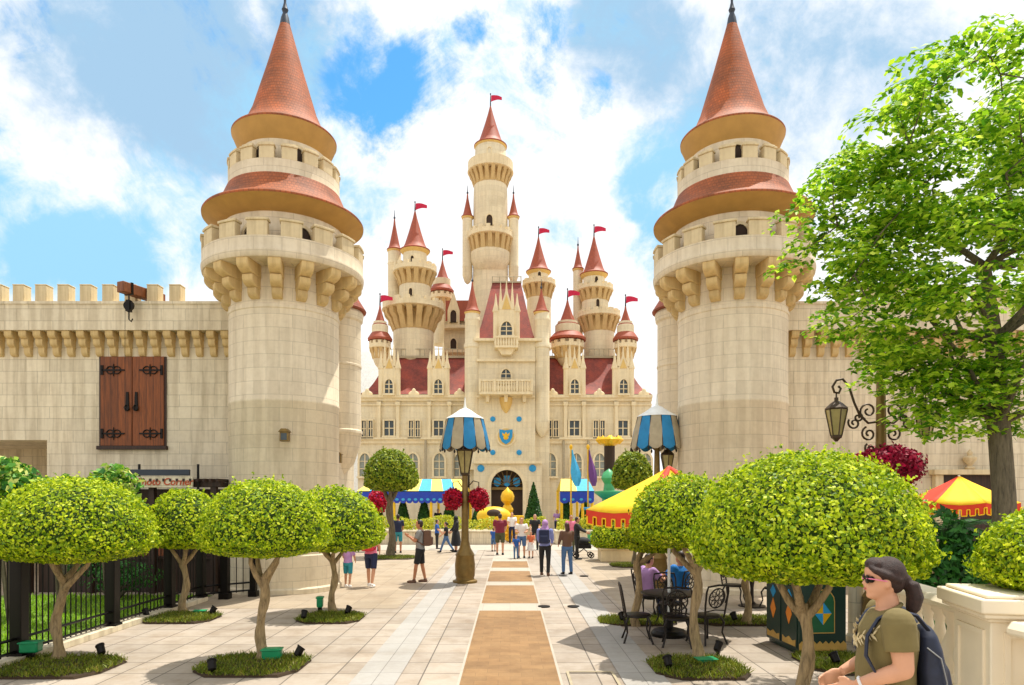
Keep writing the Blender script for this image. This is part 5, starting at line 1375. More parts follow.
def awning(label, px0, px1, D, depth, cols=('awning_yellow', 'sky_blue')):
    X0, X1 = PX(px0, D), PX(px1, D); zb, zt, ztop = PZ(503, D), PZ(491, D), PZ(480, D); t = thing('awning_stall', label, 'awning', ((X0+X1)/2, D, 0)); w = (X1-X0)/2
    m = MB(); m.box(-w, w, -.05, 0, zb+.15, zt)
    n = int(w*2/.75); n1 = n; n = n*2; st = 2*w/n
    for k in range(n): m.prism([(-w+k*st+st*.5*(1-cos(PI*i/8)), zb+.15-.17*sin(PI*i/8)) for i in range(9)][::-1], -.05, -.004)
    v = m.build('valance', 'royal_blue', t, smooth=0)
    m = MB()
    for k in range(n):
        cx_ = -w+(k+.5)*st; m.prism([(cx_+.11*cos(a), zb+.22+.08*sin(a)) for a in [2*PI*i/8 for i in range(8)]], -.065, -.05)
    m.build('valance_dots', 'sky_blue', v, smooth=0)
    # pitched striped roof
    A = [MB(), MB()]; n2 = n1
    for k in range(n2):
        xa, xb = -w+2*w*k/n2, -w+2*w*(k+1)/n2; ka, kb = xa*.82, xb*.82
        A[k % 2].add([(xa, -.05, zt), (xb, -.05, zt), (kb, depth/2, ztop+.12), (ka, depth/2, ztop+.12), (xa, depth, zt), (xb, depth, zt), (xa, -.05, zt-.05), (xb, -.05, zt-.05)], [(0,1,2,3), (3,2,5,4), (6,7,1,0)])
    r1 = A[0].build('canopy', cols[0], t, smooth=0); A[1].build('canopy_stripes', cols[1], r1, smooth=0)
    for x in (-w+.1, -w/3, w/3, w-.1):
        for y in (.05, depth-.1):
            m = MB(); m.tube([(x, y, 0), (x, y, zt)], .09, 8); m.build('post', 'yellow_paint', t)
awning('long blue valanced awning with yellow and blue stripes left of the castle door', 357, 468, 42, 4.5)
awning('short blue valanced awning right of the castle door', 560, 594, 42, 3.5)
# glossy statue like ornament and round carriage by the door: generic garden ornaments
D = 39; t = thing('gold_ornament', 'gold ball-topped ornament standing in front of the castle doorway', 'ornament', (PX(507.5, D), D, 0))
m = MB(); m.lathe([(.5,0),(.5,.9),(.4,1.0),(.25,1.3),(.30,1.5),(.34,1.7),(.22,1.95),(.16,2.0),(.36,2.2),(.40,2.45),(.30,2.7),(.12,2.85),(.0,3.0)], 20); m.build('urn', 'gold', t)
D = 37; t = thing('yellow_carriage', 'small yellow garden carriage with spoked wheels before the castle door', 'carriage', (PX(494, D), D, 0))
m = MB(); m.ell((0, 0, 1.35), (.95, .6, .55), 18, 10); m.build('body', 'yellow_paint', t)
m = MB(); m.ell((0, -.42, 1.5), (.42, .22, .26), 12, 8); m.build('window', 'opening', t)
m = MB(); m.tube([(.2,0,1.0),(1.3,0,1.0),(1.6,0,1.35)], .06, 6); m.box(1.0,1.6,-.4,.4,1.0,1.4); m.build('driver_seat', 'yellow_paint', t)
for x in (-.65, .9):
    for y in (-.55, .55):
        m = MB(); m.tube([(x+.42*cos(a), y, .46+.42*sin(a)) for a in [2*PI*i/20 for i in range(21)]], .045, 6)
        for k in range(8): m.tube([(x, y, .46), (x+.42*cos(k*PI/4), y, .46+.42*sin(k*PI/4))], .02, 4)
        m.build('wheel', 'gold', t)
D = 36; t = thing('fountain', 'green tiered fountain with blue bowl behind the yellow parasol', 'fountain', (PX(609, D), D, 0))
m = MB(); m.lathe([(2.0,0),(2.0,.6),(1.8,.6),(1.75,.4),(.5,.45),(.45,1.3),(1.25,1.75),(1.3,1.85),(1.1,1.85),(.4,1.8),(.35,2.3),(.75,2.6),(.8,2.7),(.3,2.75),(.25,3.1),(.42,3.4),(.30,3.7),(0,3.9)], 28); m.build('tiers', 'fountain_green', t)
m = MB(); m.lathe([(1.32,1.72),(1.36,1.78),(1.34,1.86),(1.28,1.86)], 28); m.build('bowl_rim', 'crest_blue', t)
t = thing('flower_post', 'dark post topped with a gold flower cup beyond the fountain', 'post', (PX(609.5, 38), 38, 0)); D = 38
m = MB(); m.lathe([(.30,0),(.30,PZ(446,D)),(.34,PZ(445,D))], 10); m.build('post', 'opening', t)
m = MB(); m.lathe([(.2,PZ(447,D)),(.5,PZ(444,D)),(.78,PZ(440,D)),(.7,PZ(438,D)),(.3,PZ(441,D)),(.25,PZ(438,D)),(0,PZ(435,D))], 12)
for k in range(8): m.tube([(.45*cos(k*PI/4), .45*sin(k*PI/4), PZ(442,D)), (.66*cos(k*PI/4), .66*sin(k*PI/4), PZ(439,D)), (.6*cos(k*PI/4), .6*sin(k*PI/4), PZ(436,D))], [.2,.16,.02], 6)
m.build('cup', 'gold', t)
for l, px, D, mt in (('tall furled light blue banner flag leaning before the castle', 571, 37, 'sky_blue'), ('furled purple banner flag on a pole before the castle', 588, 37, 'flag_purple')):
    t = thing('banner_flag', l, 'flag', (PX(px, D), D, 0)); m = MB(); m.tube([(0,0,0),(0,0,PZ(448,D))], .045, 6); m.ell((0,0,PZ(447,D)), (.1,.1,.14), 8, 5); m.build('pole', 'gold', t)
    m = MB(); z1, z0 = PZ(450, D), PZ(486, D); s = 1 if mt == 'sky_blue' else .8; rings = []
    for i in range(9):
        u = i/8; z = z1+(z0-z1)*u; w_ = (.04+.26*math.sin(PI*min(1, u**1.6*.9)))*s; cx_ = .06+.26*u
        rings.append([(cx_+w_*cos(a)*(.8+.25*cos(a*5)), .12*sin(a)+.05*cos(a*3), z) for a in [2*PI*k/10 for k in range(10)]])
    m.loft(rings[::-1]); m.build('cloth', mt, t, smooth=60)
t = thing('litter_stand', 'small white tripod sign standing between banner flag and fountain', 'stand', (PX(597, 33), 33, 0)); m = MB()
for k in range(3): m.tube([(0,0,1.6),(.35*cos(k*2.1),.35*sin(k*2.1),0)], .03, 5)
m.build('legs', 'white_paint', t); m = MB(); m.box(-.3,.3,-.03,.03,1.3,1.9); m.build('panel', 'white_paint', t)
# hanging red flower ball at the plaza tree
t = thing('flower_ball', 'red flower ball hanging beside the plaza ball tree trunk', 'flowers', (PX(378, 30), 30, 0)); m = MB(); m.tube([(0,0,0),(0,0,2.2)], .04, 6); m.build('pole', 'dark_iron', t); petals(t, 0, 2.2, .45, .5, 'red_petal', 900, .12)
for k, (px, py) in enumerate(((350, 476.5), (425, 473), (433, 476))):
    pass
# ground lights and drain
for l, px, py in (('dark round ground light left of the pair beyond the orange strip', 544, 607), ('dark round ground light right of its pair beyond the orange strip', 573.5, 607), ('dark round ground light at the feet of the jeans person', 563, 576.5), ('dark round ground light right of the jeans person', 584, 576.5)):
    D = DG(py); m = MB(); m.lathe([(.13, .005), (.13, .025), (.11, .03), (.05, .035)], 16); o = m.build('ground_light', 'black_metal'); o.location = (PX(px, D), D, 0); tag(o, l, 'ground light', 'round ground lights in the paving')
m = MB(); D = 8.7
m.box(.74, .775, D-.4, D+.35, .014, .022); m.box(1.33, 1.365, D-.4, D+.35, .014, .022); m.box(.775, 1.33, D+.31, D+.35, .014, .022)
tag(m.build('drain_grate', 'beige_fabric'), 'grey drain grate in the paving right of the orange strip at the bottom', 'drain')

# ------------------------------------------------------------------ people
for nm, hx in (('skin_light', '#cf9876'), ('skin_tan', '#b97d58'), ('hair_dark', '#2a1710'), ('hair_brown', '#4a2c1c'), ('c_lav', '#b68cc4'), ('c_pink', '#e07a9a'), ('c_red', '#c8283c'), ('c_navy', '#1c2648'), ('c_teal', '#2a8a9a'),
    ('c_grey', '#8a8a88'), ('c_black', '#1a1a1c'), ('c_maroon', '#7c1c34'), ('c_olive', '#4a4a2c'), ('c_denim', '#4a6c98'), ('c_lilac', '#8a94d4'), ('c_blue', '#2458a8'), ('c_white', '#e8e4e0'), ('c_orange', '#d8744a'), ('c_brown', '#6a4c3a'), ('c_royal', '#1c78c8'), ('c_khaki', '#6e5f34'), ('c_cream', '#cdbb90'), ('c_yellow', '#d8c840')):
    plain(nm, hx, .75 if nm[0] == 'c' else .5, var=.08, scale=9)
def head_rings(s, M, n=40):
    def ip(tab, z):
        for (z0, v0), (z1, v1) in zip(tab, tab[1:]):
            if z0 <= z <= z1:
                u = (z-z0)/(z1-z0); return v0+(v1-v0)*u
        return tab[-1][1] if z > tab[-1][0] else tab[0][1]
    xf = [(-.113,.035),(-.106,.066),(-.095,.078),(-.085,.079),(-.073,.070),(-.063,.080),(-.055,.083),(-.051,.077),(-.047,.084),(-.040,.081),(-.033,.077),(-.02,.076),(0,.073),(.012,.077),(.022,.083),(.05,.086),(.075,.074),(.095,.048),(.108,.02),(.114,.0)]
    xb = [(-.113,.0),(-.10,-.012),(-.085,-.035),(-.06,-.062),(-.03,-.085),(0,-.098),(.03,-.104),(.06,-.098),(.085,-.076),(.105,-.038),(.114,-.004)]
    w = [(-.113,.016),(-.105,.036),(-.085,.050),(-.06,.060),(-.03,.067),(0,.072),(.03,.076),(.06,.071),(.085,.056),(.105,.030),(.114,.006)]
    ns = [(-.041,0),(-.036,.014),(-.026,.026),(-.018,.024),(-.006,.015),(.008,.007),(.02,0)]
    R_ = []
    zz = [-.113,-.109,-.104,-.097,-.09,-.082,-.075,-.068,-.062,-.056,-.051,-.047,-.042,-.037,-.031,-.025,-.018,-.011,-.004,.004,.012,.022,.034,.046,.058,.070,.082,.093,.102,.109,.114]
    for z in zz:
        a0, b0, w0 = ip(xf, z), ip(xb, z), ip(w, z); c = -.01 if abs(z) < .1 else 0; ring = []
        for k in range(n):
            a = 2*PI*k/n; aa = a if a < PI else a-2*PI
            ca, sa = cos(a), sin(a); ex = .82
            cc = math.copysign(abs(ca)**ex, ca); ss = math.copysign(abs(sa)**.92, sa)
            x = c + ((a0-c) if ca > 0 else (c-b0))*cc; y = w0*ss
            x += math.exp(-(aa/.17)**2)*(ip(ns, z) if -.041 < z < .02 else 0)
            if abs(z-.0) < .02: x -= .007*math.exp(-((abs(aa)-.48)/.18)**2)*(1-abs(z)/.02)
            ring.append(M @ Vector((x*s, y*s, z*s)))
        R_.append(ring)
    return R_
def person(label, X, D, H, rz, top='c_grey', bottom='c_black', skin='skin_light', hair='hair_dark', z0=0, pose='stand', arms=((20, 8, 30), (20, 8, 30)), legs=((0, 0), (0, 0)), sleeve='short', trouser='long', hairstyle='short', bag=None, fat=1.0, vox=.014, hero=False, ual=.27, slv=.72, group='visitors in the plaza', skirt=None, scarf=None, hat=None, shoes='c_black'):
    s = H/1.7; t = thing('person', label, 'person', (X, D, z0), rz, group); V3 = Vector
    hipz = .92; drop = 0
    if pose == 'sit': drop = hipz-.50
    J = {}
    pel = V3((0, 0, hipz-drop))
    for i, sd2 in enumerate((1, -1)):
        hf, kf = legs[i] if pose != 'sit' else (82, 84)
        h = pel + V3((0, sd2*.095, -.02)); k = h + V3((sin(R(hf))*.43, sd2*.02, -cos(R(hf))*.43)); a2 = hf-kf; an = k + V3((sin(R(a2))*.41, 0, -cos(R(a2))*.41))
        J['h%d' % i], J['k%d' % i], J['a%d' % i] = h, k, an
    lean_ = .0
    sh = pel + V3((0, 0, .48)); nb = pel + V3((-.01, 0, .54)); hc = pel + V3((.025, 0, .665))
    for i, sd2 in enumerate((1, -1)):
        fl, ab, el = arms[i]; p = sh + V3((-.01, sd2*.185*(.5+.5*fat), -.02))
        u = V3((sin(R(fl))*cos(R(ab)), sd2*sin(R(ab)), -cos(R(fl))*cos(R(ab)))); e = p + u*ual
        f2 = fl+el; fd = V3((sin(R(f2)), -sd2*.35*sin(R(min(el, 90))), -cos(R(f2)))).normalized(); w_ = e + fd*.24
        J['s%d' % i], J['e%d' % i], J['w%d' % i], J['f%d' % i] = p, e, w_, fd
    Ms = Matrix.Scale(s, 4)
    def torso(m, inf=0.0, z0_=-.10, z1_=.52):
        tab = [(-.12, .10, .145), (-.05, .115, .165), (.0, .115, .165), (.10, .105, .150), (.20, .105, .148), (.32, .118, .165), (.40, .115, .18), (.46, .095, .175), (.50, .07, .12), (.53, .055, .065), (.56, .05, .055)]
        rings = []
        for dz, rx, ry in tab:
            if dz < z0_-.001 or dz > z1_+.001: continue
            fx = fat if dz < .45 else 1+(fat-1)*.3
            belly = (.035*(fat-1)*6 if .0 <= dz <= .25 else 0)
            rings.append([(pel + V3(((rx*fx+inf)*cos(a) + (belly if cos(a) > 0 else 0)*abs(cos(a)) - .005, (ry*fx+inf)*sin(a), dz)))*s for a in [2*PI*k/24 for k in range(24)]])
        m.loft(rings)
    def rem(o, v, sm=3):
        r_ = o.modifiers.new('remesh', 'REMESH'); r_.mode = 'VOXEL'; r_.voxel_size = v*s; r_.use_smooth_shade = True
        q_ = o.modifiers.new('smooth', 'SMOOTH'); q_.factor = .5; q_.iterations = sm
    def T(m, pts, rad, n=14):
        m.tube([p*s for p in pts], [r*s for r in rad], n)
    m = MB(); torso(m, -.01)
    T(m, [pel+V3((-.005,0,.50)), pel+V3((.0,0,.56)), hc+V3((-.005,0,-.05))], [.062, .056, .052])
    Mh = Matrix.Translation(hc*s); m.loft(head_rings(s, Mh))
    for sd2 in (1, -1): m.ell((hc+V3((-.012, sd2*.076, -.012)))*s, (.018*s, .010*s, .032*s), 10, 8)
    for i, sd2 in enumerate((1, -1)):
        p, e, w_, fd = (J[k+str(i)] for k in 'sewf')
        T(m, [p, p.lerp(e, .35), e], [.056*fat, .052*fat, .041*fat]); m.ell(p*s, (.058*s*fat,)*3, 12, 8)
        T(m, [e, e.lerp(w_, .3), w_], [.041*fat, .040*fat, .026]); m.ell(e*s, (.041*s*fat,)*3, 10, 8)
        # hand: palm, four fingers and a thumb
        up = V3((0, sd2, 0)); sdv = fd.cross(up).normalized(); pal = w_+fd*.05
        B = Matrix(((fd.x, up.x, sdv.x), (fd.y, up.y, sdv.y), (fd.z, up.z, sdv.z))).to_4x4(); m.ell(pal*s, (.052*s, .017*s, .040*s), 12, 8, 0, B)
        for q_ in range(4):
            b_ = pal+fd*.040+sdv*(.028-.019*q_); L = (.062, .072, .068, .054)[q_]
            cu_ = -up*.02 
            T(m, [b_-fd*.02, b_+fd*L*.35, b_+fd*L*.7+cu_*.6, b_+fd*L*.85+cu_*1.5], [.0095, .0092, .0085, .0075], 8)
        tb = w_+fd*.025+sdv*.030; T(m, [tb-sdv*.01, tb+sdv*.022+fd*.02, tb+sdv*.026+fd*.05-up*.01], [.012, .011, .009], 8)
        h, k, a_ = (J[q2+str(i)] for q2 in 'hka')
        T(m, [h, h.lerp(k, .4), k], [.085*fat, .075*fat, .052]); T(m, [k, k.lerp(a_, .3), a_], [.052, .052, .034]); m.ell(k*s, (.053*s,)*3, 10, 8)
        m.ell((a_+V3((.07, 0, -.045)))*s, (.12*s, .043*s, .035*s), 12, 8)
    b = m.build('body', skin, t, uv=False); rem(b, vox, 2)
    # shirt
    m = MB(); torso(m, .012, -.05 if not skirt else -.12, .51)
    for i, sd2 in enumerate((1, -1)):
        p, e, w_ = (J[k+str(i)] for k in 'sew'); m.ell(p*s, (.072*s*fat,)*3, 12, 8)
        if sleeve == 'short': T(m, [p, p.lerp(e, slv*.55), p.lerp(e, slv)], [.074*fat, .072*fat, .070*fat])
        elif sleeve == 'long': T(m, [p, e], [.074*fat, .056*fat]); m.ell(e*s, (.056*s,)*3, 10, 8); T(m, [e, e.lerp(w_, .9)], [.056, .040])
    o = m.build('top', top, t, uv=False); rem(o, vox*1.05, 3)
    if not skirt:
        m = MB(); torso(m, .018, -.12, .05)
        for i in (0, 1):
            h, k, a_ = (J[q2+str(i)] for q2 in 'hka')
            if trouser == 'short': T(m, [h+V3((0,0,.03)), h.lerp(k, .5), h.lerp(k, .92)], [.100*fat, .092*fat, .080])
            else: T(m, [h+V3((0,0,.03)), h.lerp(k, .5), k], [.100*fat, .086*fat, .066]); m.ell(k*s, (.066*s,)*3, 10, 8); T(m, [k, k.lerp(a_, .5), k.lerp(a_, .93)], [.066, .06, .056])
        o = m.build('shorts' if trouser == 'short' else 'trousers', bottom, t, uv=False); rem(o, vox*1.05, 3)
    else:
        m = MB(); rings = []
        for z, r in ((.08, .13), (0, .17), (-.2, .20), (-.45, .23), (skirt, .25)): rings.append([(pel+V3((r*cos(a), r*1.15*sin(a), z)))*s for a in [2*PI*k/20 for k in range(20)]])
        m.loft(rings); m.build('skirt', bottom, t, uv=False, smooth=60)
    for i in (0, 1):
        a_ = J['a%d' % i]; m = MB(); m.ell((a_+V3((.065, 0, -.040)))*s, (.135*s, .052*s, .045*s), 14, 8); m.ell((a_+V3((.0, 0, .0)))*s, (.05*s, .05*s, .05*s), 10, 6); m.build('shoe', shoes, t, uv=False, smooth=60)
    # hair
    m = MB(); h0 = hc*s
    if scarf:
        m.ell(h0+V3((-.015, 0, .02))*s, (.118*s, .098*s, .125*s), 20, 14); m.ell(h0+V3((-.02, 0, -.12))*s, (.11*s, .115*s, .12*s), 18, 12); m.ell(h0+V3((-.04, 0, -.2))*s, (.12*s, .16*s, .12*s), 18, 12)
        o = m.build('headscarf', scarf, t, uv=False); rem(o, vox, 3)
    else:
        m.ell(h0+V3((-.022, 0, .030))*s, (.094*s, .084*s, .095*s), 24, 16); m.ell(h0+V3((-.045, 0, -.01))*s, (.066*s, .080*s, .085*s), 20, 14)
        if hairstyle == 'long': m.ell(h0+V3((-.07, 0, -.10))*s, (.05*s, .085*s, .14*s), 16, 12)
        if hairstyle == 'pony' and not hero: T(m, [hc+V3((-.10,0,.03)), hc+V3((-.15,0,-.03)), hc+V3((-.14,0,-.15))], [.03, .035, .012], 10)
        if not hero: o = m.build('hair', hair, t, uv=False); rem(o, vox*.9, 2)
    if hat:
        m = MB(); m.lathe([(.16*s, .05*s), (.17*s, .06*s), (.10*s, .07*s), (.098*s, .12*s), (.06*s, .155*s), (0, .16*s)], 20, h0+V3((-.01, 0, .01))*s); m.build('hat', hat, t, uv=False)
    if bag:
        m = MB(); c = pel+V3((-.20*fat, 0, .30)); m.box(-.09*s, .09*s, -.15*s, .15*s, -.22*s, .20*s, 0, Matrix.Translation(c*s)); m.box(-.05*s, .03*s, -.12*s, .12*s, -.2*s, .02*s, 0, Matrix.Translation((c+V3((-.10, 0, 0)))*s))
        o = m.build('backpack', bag, t, uv=False); rem(o, .016, 6)
        m = MB()
        for sd2 in (1, -1): T(m, [pel+V3((-.14*fat, sd2*.10, .44)), pel+V3((-.02, sd2*.12, .535)), pel+V3((.10*fat, sd2*.125, .42)), pel+V3((.10*fat+.02, sd2*.13, .25)), pel+V3((-.10, sd2*.16, .12))], [.02]*5, 8)
        m.build('straps', bag, t, uv=False, smooth=60)
    return t, J, s, hc, pel
def ppl(label, px, fy, H, face, **k):
    D = DG(fy); return person(label, PX(px, D), D, H, R(face), **k)
# face: 0 = towards +x (right), 90 = away, 180 = left, 270 = towards the camera
ppl('child in a lavender top and teal shorts beside the pink-topped woman', 348, 587, 1.18, 80, top='c_lav', bottom='c_teal', trouser='short', hairstyle='pony', legs=((8, 10), (-8, 4)), shoes='c_white')
ppl('woman in pink top and navy shorts with a red backpack, left of the lamp', 371, 587, 1.62, 75, top='c_pink', bottom='c_navy', trouser='short', bag='c_red', hairstyle='long', legs=((10, 6), (-10, 6)), arms=((-10, 18, 60), (-10, 18, 60)), shoes='c_white')
ppl('man in navy shirt and turquoise shorts behind the plaza ball tree', 398, 553, 1.65, 100, top='c_navy', bottom='c_teal', trouser='short', skin='skin_tan')
ppl('man in grey shirt and black shorts with backpack, reading, left of the lamp', 420, 582.5, 1.72, 180, top='c_grey', bottom='c_black', trouser='short', bag='c_brown', arms=((25, 6, 100), (25, 6, 95)), legs=((12, 4), (-6, 6)), skin='skin_tan', shoes='c_brown')
ppl('person in blue leaning behind the grey-shirted man', 437, 549, 1.35, 0, top='c_blue', bottom='c_black', hairstyle='short')
ppl('child in black top and jeans striding right beyond the lamp', 446, 553, 1.32, 185, top='c_black', bottom='c_denim', legs=((24, 6), (-24, 10)), hairstyle='pony')
ppl('woman in a long black dress just left of the lamp post', 456, 552, 1.55, 200, top='c_black', bottom='c_black', skirt=-.62, scarf='c_black', sleeve='long')
ppl('man in maroon shirt and dark shorts seen from behind on the path', 500, 555, 1.70, 90, top='c_maroon', bottom='c_olive', trouser='short', fat=1.15, legs=((4, 4), (-4, 4)))
ppl('child in blue beside the maroon-shirted man', 493.5, 551.5, 1.05, 60, top='c_blue', bottom='c_denim', trouser='short')
ppl('woman in light blue denim overalls facing the camera on the path', 521.5, 558, 1.58, 270, top='c_white', bottom='c_denim', trouser='short', hairstyle='long', arms=((15, 12, 70), (15, 12, 70)))
ppl('small child in jeans standing left of the denim-overalled woman', 516, 559, .92, 280, top='c_blue', bottom='c_denim')
ppl('child with orange top and white wrap beside the denim-overalled woman', 531, 558, 1.05, 250, top='c_orange', bottom='c_white', skirt=-.35)
ppl('person in black behind the group right of the path', 535, 550, 1.62, 265, top='c_black', bottom='c_black', hairstyle='long')
ppl('woman in lavender headscarf and lilac jacket with a blue backpack', 545, 575.5, 1.66, 80, top='c_lilac', bottom='c_black', scarf='c_lav', sleeve='long', bag='c_navy', legs=((8, 6), (-8, 6)), shoes='c_brown')
ppl('person in brown jacket and jeans right of the headscarfed woman', 567, 574.5, 1.58, 110, top='c_brown', bottom='c_denim', sleeve='long', hair='hair_brown', hairstyle='long', legs=((4, 4), (-4, 4)))
ppl('person in dark clothes pushing the stroller at the right', 577, 559.5, 1.62, 350, top='c_black', bottom='c_black', sleeve='long', arms=((45, 6, 20), (45, 6, 20)))
ppl('person with pink sash behind the brown-jacketed one', 571, 552, 1.6, 270, top='c_pink', bottom='c_olive', skin='skin_tan')
ppl('distant visitor in white by the yellow carriage', 512, 543, 1.6, 270, top='c_white', bottom='c_navy', hairstyle='long')
ppl('distant visitor in purple under the right awning', 557, 534, 1.6, 250, top='c_lav', bottom='c_navy')
ppl('distant visitor in dark clothes under the left awning', 438, 534, 1.65, 270, top='c_black', bottom='c_navy')
person('seated person in lavender top and black trousers at the rear cafe table', 2.68, 13.2, 1.65, R(20), top='c_lav', bottom='c_black', pose='sit', arms=((45, 6, 60), (45, 6, 60)), hairstyle='short', group='seated cafe guests')
person('seated person in bright blue shirt at the rear cafe table', 3.30, 13.2, 1.72, R(125), top='c_royal', bottom='c_navy', pose='sit', arms=((45, 6, 50), (45, 6, 50)), skin='skin_tan', fat=1.12, group='seated cafe guests')
# stroller
D = DG(558); t = thing('stroller', 'black baby stroller in front of the dark-clothed person', 'stroller', (PX(583, D), D, 0), 0)
m = MB(); m.ell((0, 0, .62), (.30, .22, .20), 14, 10); m.box(-.28, .30, -.2, .2, .38, .52); m.build('seat', 'c_black', t, smooth=50)
m = MB(); m.tube([(-.5,0,1.0),(-.3,0,.7),(.2,0,.2)], .02, 6); m.tube([(.35,0,.6),(-.25,0,.15)], .02, 6); m.tube([(-.5,-.2,1.0),(-.5,.2,1.0)], .02, 6); m.build('frame', 'dark_iron', t)
for x in (-.28, .3):
    for y in (-.22, .22):
        m = MB(); m.tube([(x+.10*cos(a), y, .12+.10*sin(a)) for a in [2*PI*i/14 for i in range(15)]], .022, 6); m.tube([(x, y-.02, .12), (x, y+.02, .12)], .04, 8); m.build('wheel', 'black_metal', t)

# ------------------------------------------------------------------ the woman in front
plain('tee_khaki', '#75673c', .85, var=.14, scale=7, bump=.25)
D = 3.4; X = PX(887, D)
t, J, s, hc, pel = person('woman in olive T-shirt, sunglasses and navy backpack with dark ponytail, right foreground', X, D, 1.56, R(163), top='tee_khaki', bottom='c_black', hair='hair_dark', z0=.445, hairstyle='pony',
    arms=((-5, 8, 68), (2, 4, 60)), fat=1.14, vox=.0075, ual=.235, slv=.60, hero=True, group='visitors in the plaza')
V3 = Vector
def hmesh(name, mat, fn, vox=None, sm=2, smooth=60):
    m = MB(); fn(m); o = m.build(name, mat, t, uv=False, smooth=smooth)
    if vox:
        r_ = o.modifiers.new('remesh', 'REMESH'); r_.mode = 'VOXEL'; r_.voxel_size = vox; r_.use_smooth_shade = True
        q_ = o.modifiers.new('smooth', 'SMOOTH'); q_.factor = .5; q_.iterations = sm
    return o
def hr(m):
    h = hc*s
    Mt = Matrix.Rotation(R(14), 3, 'Y')
    m.ell(h+V3((-.030, 0, .028))*s, (.092*s, .085*s, .098*s), 28, 18); m.ell(h+V3((-.060, 0, -.008))*s, (.052*s, .072*s, .068*s), 24, 16)
    m.ell(h+V3((.028, 0, .082))*s, (.058*s, .064*s, .038*s), 20, 12)
    for sd2 in (1, -1):
        m.tube([h+V3((.068, sd2*.040, .072))*s, h+V3((.045, sd2*.070, .052))*s, h+V3((-.01, sd2*.082, .030))*s, h+V3((-.08, sd2*.055, .0))*s], [.012*s, .018*s, .020*s, .024*s], 10)
    m.ell(h+V3((-.115, 0, .0))*s, (.030*s, .032*s, .032*s), 12, 8)
    for k in range(9):
        a = 2*PI*k/9; dx, dy = .018*cos(a), .026*sin(a)
        m.tube([V3(h)+V3((-.10, 0, .0))*s, V3(h)+V3((-.145+dx, dy, -.025))*s, V3(h)+V3((-.160+dx*1.2, dy*1.2, -.09))*s, V3(h)+V3((-.150+dx, dy, -.150))*s, V3(h)+V3((-.132+dx*.3, dy*.3, -.195-.012*(k % 3)))*s], [.016*s, .022*s, .022*s, .018*s, .004*s], 8)
plain('hair_hero', '#2e170e', .6, var=.4, scale=60, bump=.5); hmesh('hair', 'hair_hero', hr, .006, 1)
def glasses(m):
    h = hc*s
    for sd2 in (1, -1):
        m.ell(h+V3((.079, sd2*.036, .002))*s, (.010*s, .033*s, .024*s), 16, 10); m.ell(h+V3((.062, sd2*.060, .003))*s, (.016*s, .012*s, .018*s), 12, 8)
hmesh('sunglasses', 'black_metal', glasses)
def gfr(m):
    h = hc*s
    for sd2 in (1, -1): m.tube([h+V3((.085, sd2*.058, .008))*s, h+V3((.066, sd2*.074, .008))*s, h+V3((-.01, sd2*.082, -.002))*s], .0035*s, 6)
    m.tube([h+V3((.094, -.012, .002))*s, h+V3((.094, .012, .002))*s], .003*s, 6)
hmesh('glasses_arms', 'c_pink', gfr)
plain('lips', '#b4554e', .4)
plain('tee_khaki', '#75673c', .85, var=.14, scale=7, bump=.25); 
def lips(m): m.ell((hc+V3((.081, 0, -.052)))*s, (.008*s, .020*s, .007*s), 12, 8)
hmesh('lips', 'lips', lips)
# embroidered neckline
def emb_old(m):
    rd = random.Random(3)
    for k in range(70):
        a = rd.uniform(-1.15, 1.15); z = rd.uniform(.30, .47); rx = .128*1.30+.006 - max(0, z-.36)*.55; ry = .178*1.22 - max(0, z-.36)*.5
        p = pel+V3((rx*cos(a)+.006, ry*sin(a), z)); m.ell(p*s, (.006*s, .010*s, .011*s), 6, 4)
def emb(m):
    rd = random.Random(3)
    prev = None
    for k in range(30):
        u = k/29; a = -1.35+2.7*u; z = .455-.13*(1-abs(u-.5)*2)**.8 + .012*sin(k*2.3); rx = .118*1.16+.018 - max(0, z-.40)*.75; ry = .172*1.1+.014 - max(0, z-.40)*.9
        p = pel+V3((rx*cos(a)+.004, ry*sin(a), z)); o_ = V3((cos(a), sin(a), 0)); tv = V3((-sin(a), cos(a), 0))
        if prev is not None: m.tube([prev*s, p*s], .003*s, 5)
        for sg in (-1, 1): m.tube([(p-o_*.002)*s, (p+tv*.014+V3((0,0,.014*sg)))*s, (p+tv*.026+V3((0,0,.030*sg)))*s], [.003*s, .0055*s, .001*s], 6)
        prev = p
hmesh('embroidery', 'c_cream', emb)
def col_(m): m.tube([(pel+V3((.012+.078*cos(a), .083*sin(a), .505-.030*cos(a))))*s for a in [2*PI*i/28 for i in range(29)]], .011*s, 8)
hmesh('collar', 'tee_khaki', col_)
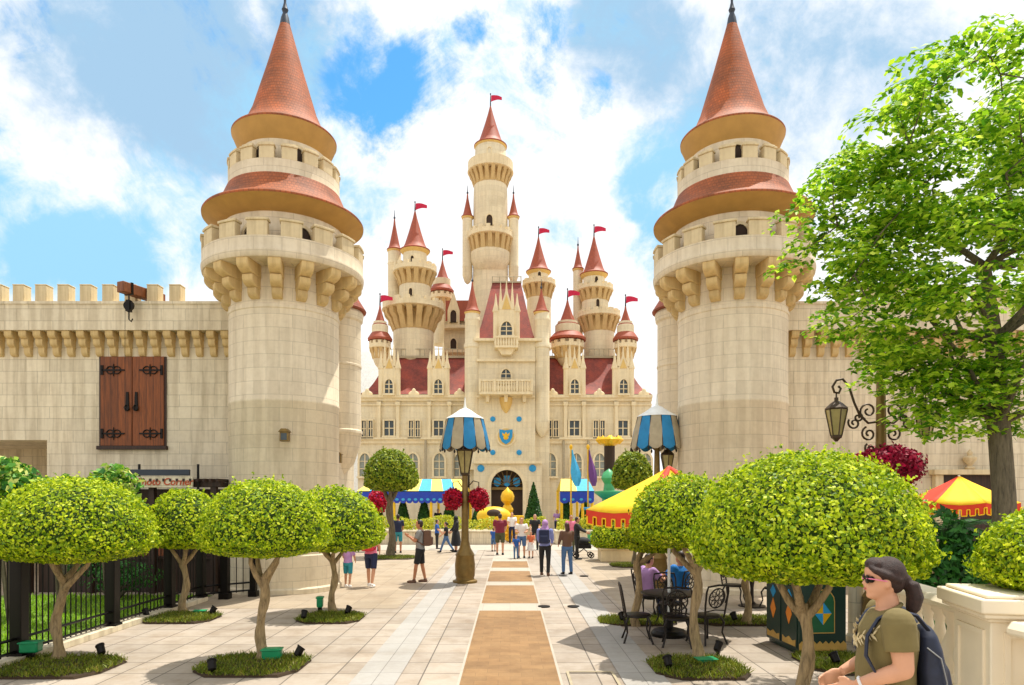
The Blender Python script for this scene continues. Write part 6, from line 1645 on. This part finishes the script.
def watch(m):
    p, fd = J['w0'], J['f0']; q_ = (p-fd*.02)*s; up = fd.orthogonal().normalized(); b_ = fd.cross(up)
    m.tube([q_+(up*cos(a)+b_*sin(a))*.030*s for a in [2*PI*i/18 for i in range(19)]], .008*s, 6)
hmesh('watch', 'c_white', watch)
def pack(m):
    c = pel+V3((-.200, 0, .20)); M_ = Matrix.Translation(c*s) @ Matrix.Rotation(R(6), 4, 'Y') @ Matrix.Diagonal((.54, .8, .9, 1))
    m.ell((0,0,0), (.125*s, .165*s, .25*s), 22, 16, 0, None) if False else None
    rings = []
    for z, rx, ry in ((-.30, .07, .12), (-.28, .10, .15), (-.15, .125, .165), (0, .125, .165), (.12, .11, .155), (.20, .085, .13), (.245, .05, .09), (.26, .02, .04)):
        rings.append([M_ @ V3((math.copysign(abs(cos(a))**.6, cos(a))*rx*s, math.copysign(abs(sin(a))**.6, sin(a))*ry*s, z*s)) for a in [2*PI*k/28 for k in range(28)]])
    m.loft(rings)
    rings = []
    for z, rx in ((-.27, .03), (-.22, .055), (-.10, .06), (.0, .045), (.03, .02)):
        rings.append([M_ @ V3((-.11*s+math.copysign(abs(cos(a))**.6, cos(a))*rx*s, sin(a)*.12*s, z*s)) for a in [2*PI*k/20 for k in range(20)]])
    m.loft(rings)
plain('pack_fabric', '#1a2238', .55, var=.25, scale=30); bp = hmesh('backpack', 'pack_fabric', pack, .008, 3)
def zp(m):
    c = pel+V3((-.200, 0, .20))
    m.tube([(c+V3((.04, .125, .13)))*s, (c+V3((-.02, .140, .08)))*s, (c+V3((-.045, .145, -.04)))*s, (c+V3((-.04, .146, -.17)))*s], .004*s, 6)
hmesh('zip', 'c_grey', zp)
def straps(m):
    for sd2 in (1, -1):
        pts = [pel+V3((-.17, sd2*.11, .42)), pel+V3((-.11, sd2*.125, .495)), pel+V3((-.02, sd2*.13, .520)), pel+V3((.07, sd2*.135, .47)), pel+V3((.125, sd2*.15, .38)), pel+V3((.135, sd2*.17, .28)), pel+V3((.08, sd2*.205, .17)), pel+V3((-.05, sd2*.215, .06)), pel+V3((-.18, sd2*.15, .0))]
        m.tube([p*s for p in pts], [.022*s]*6+[.012*s]*3, 8, 0, .45)
hmesh('straps', 'pack_fabric', straps)
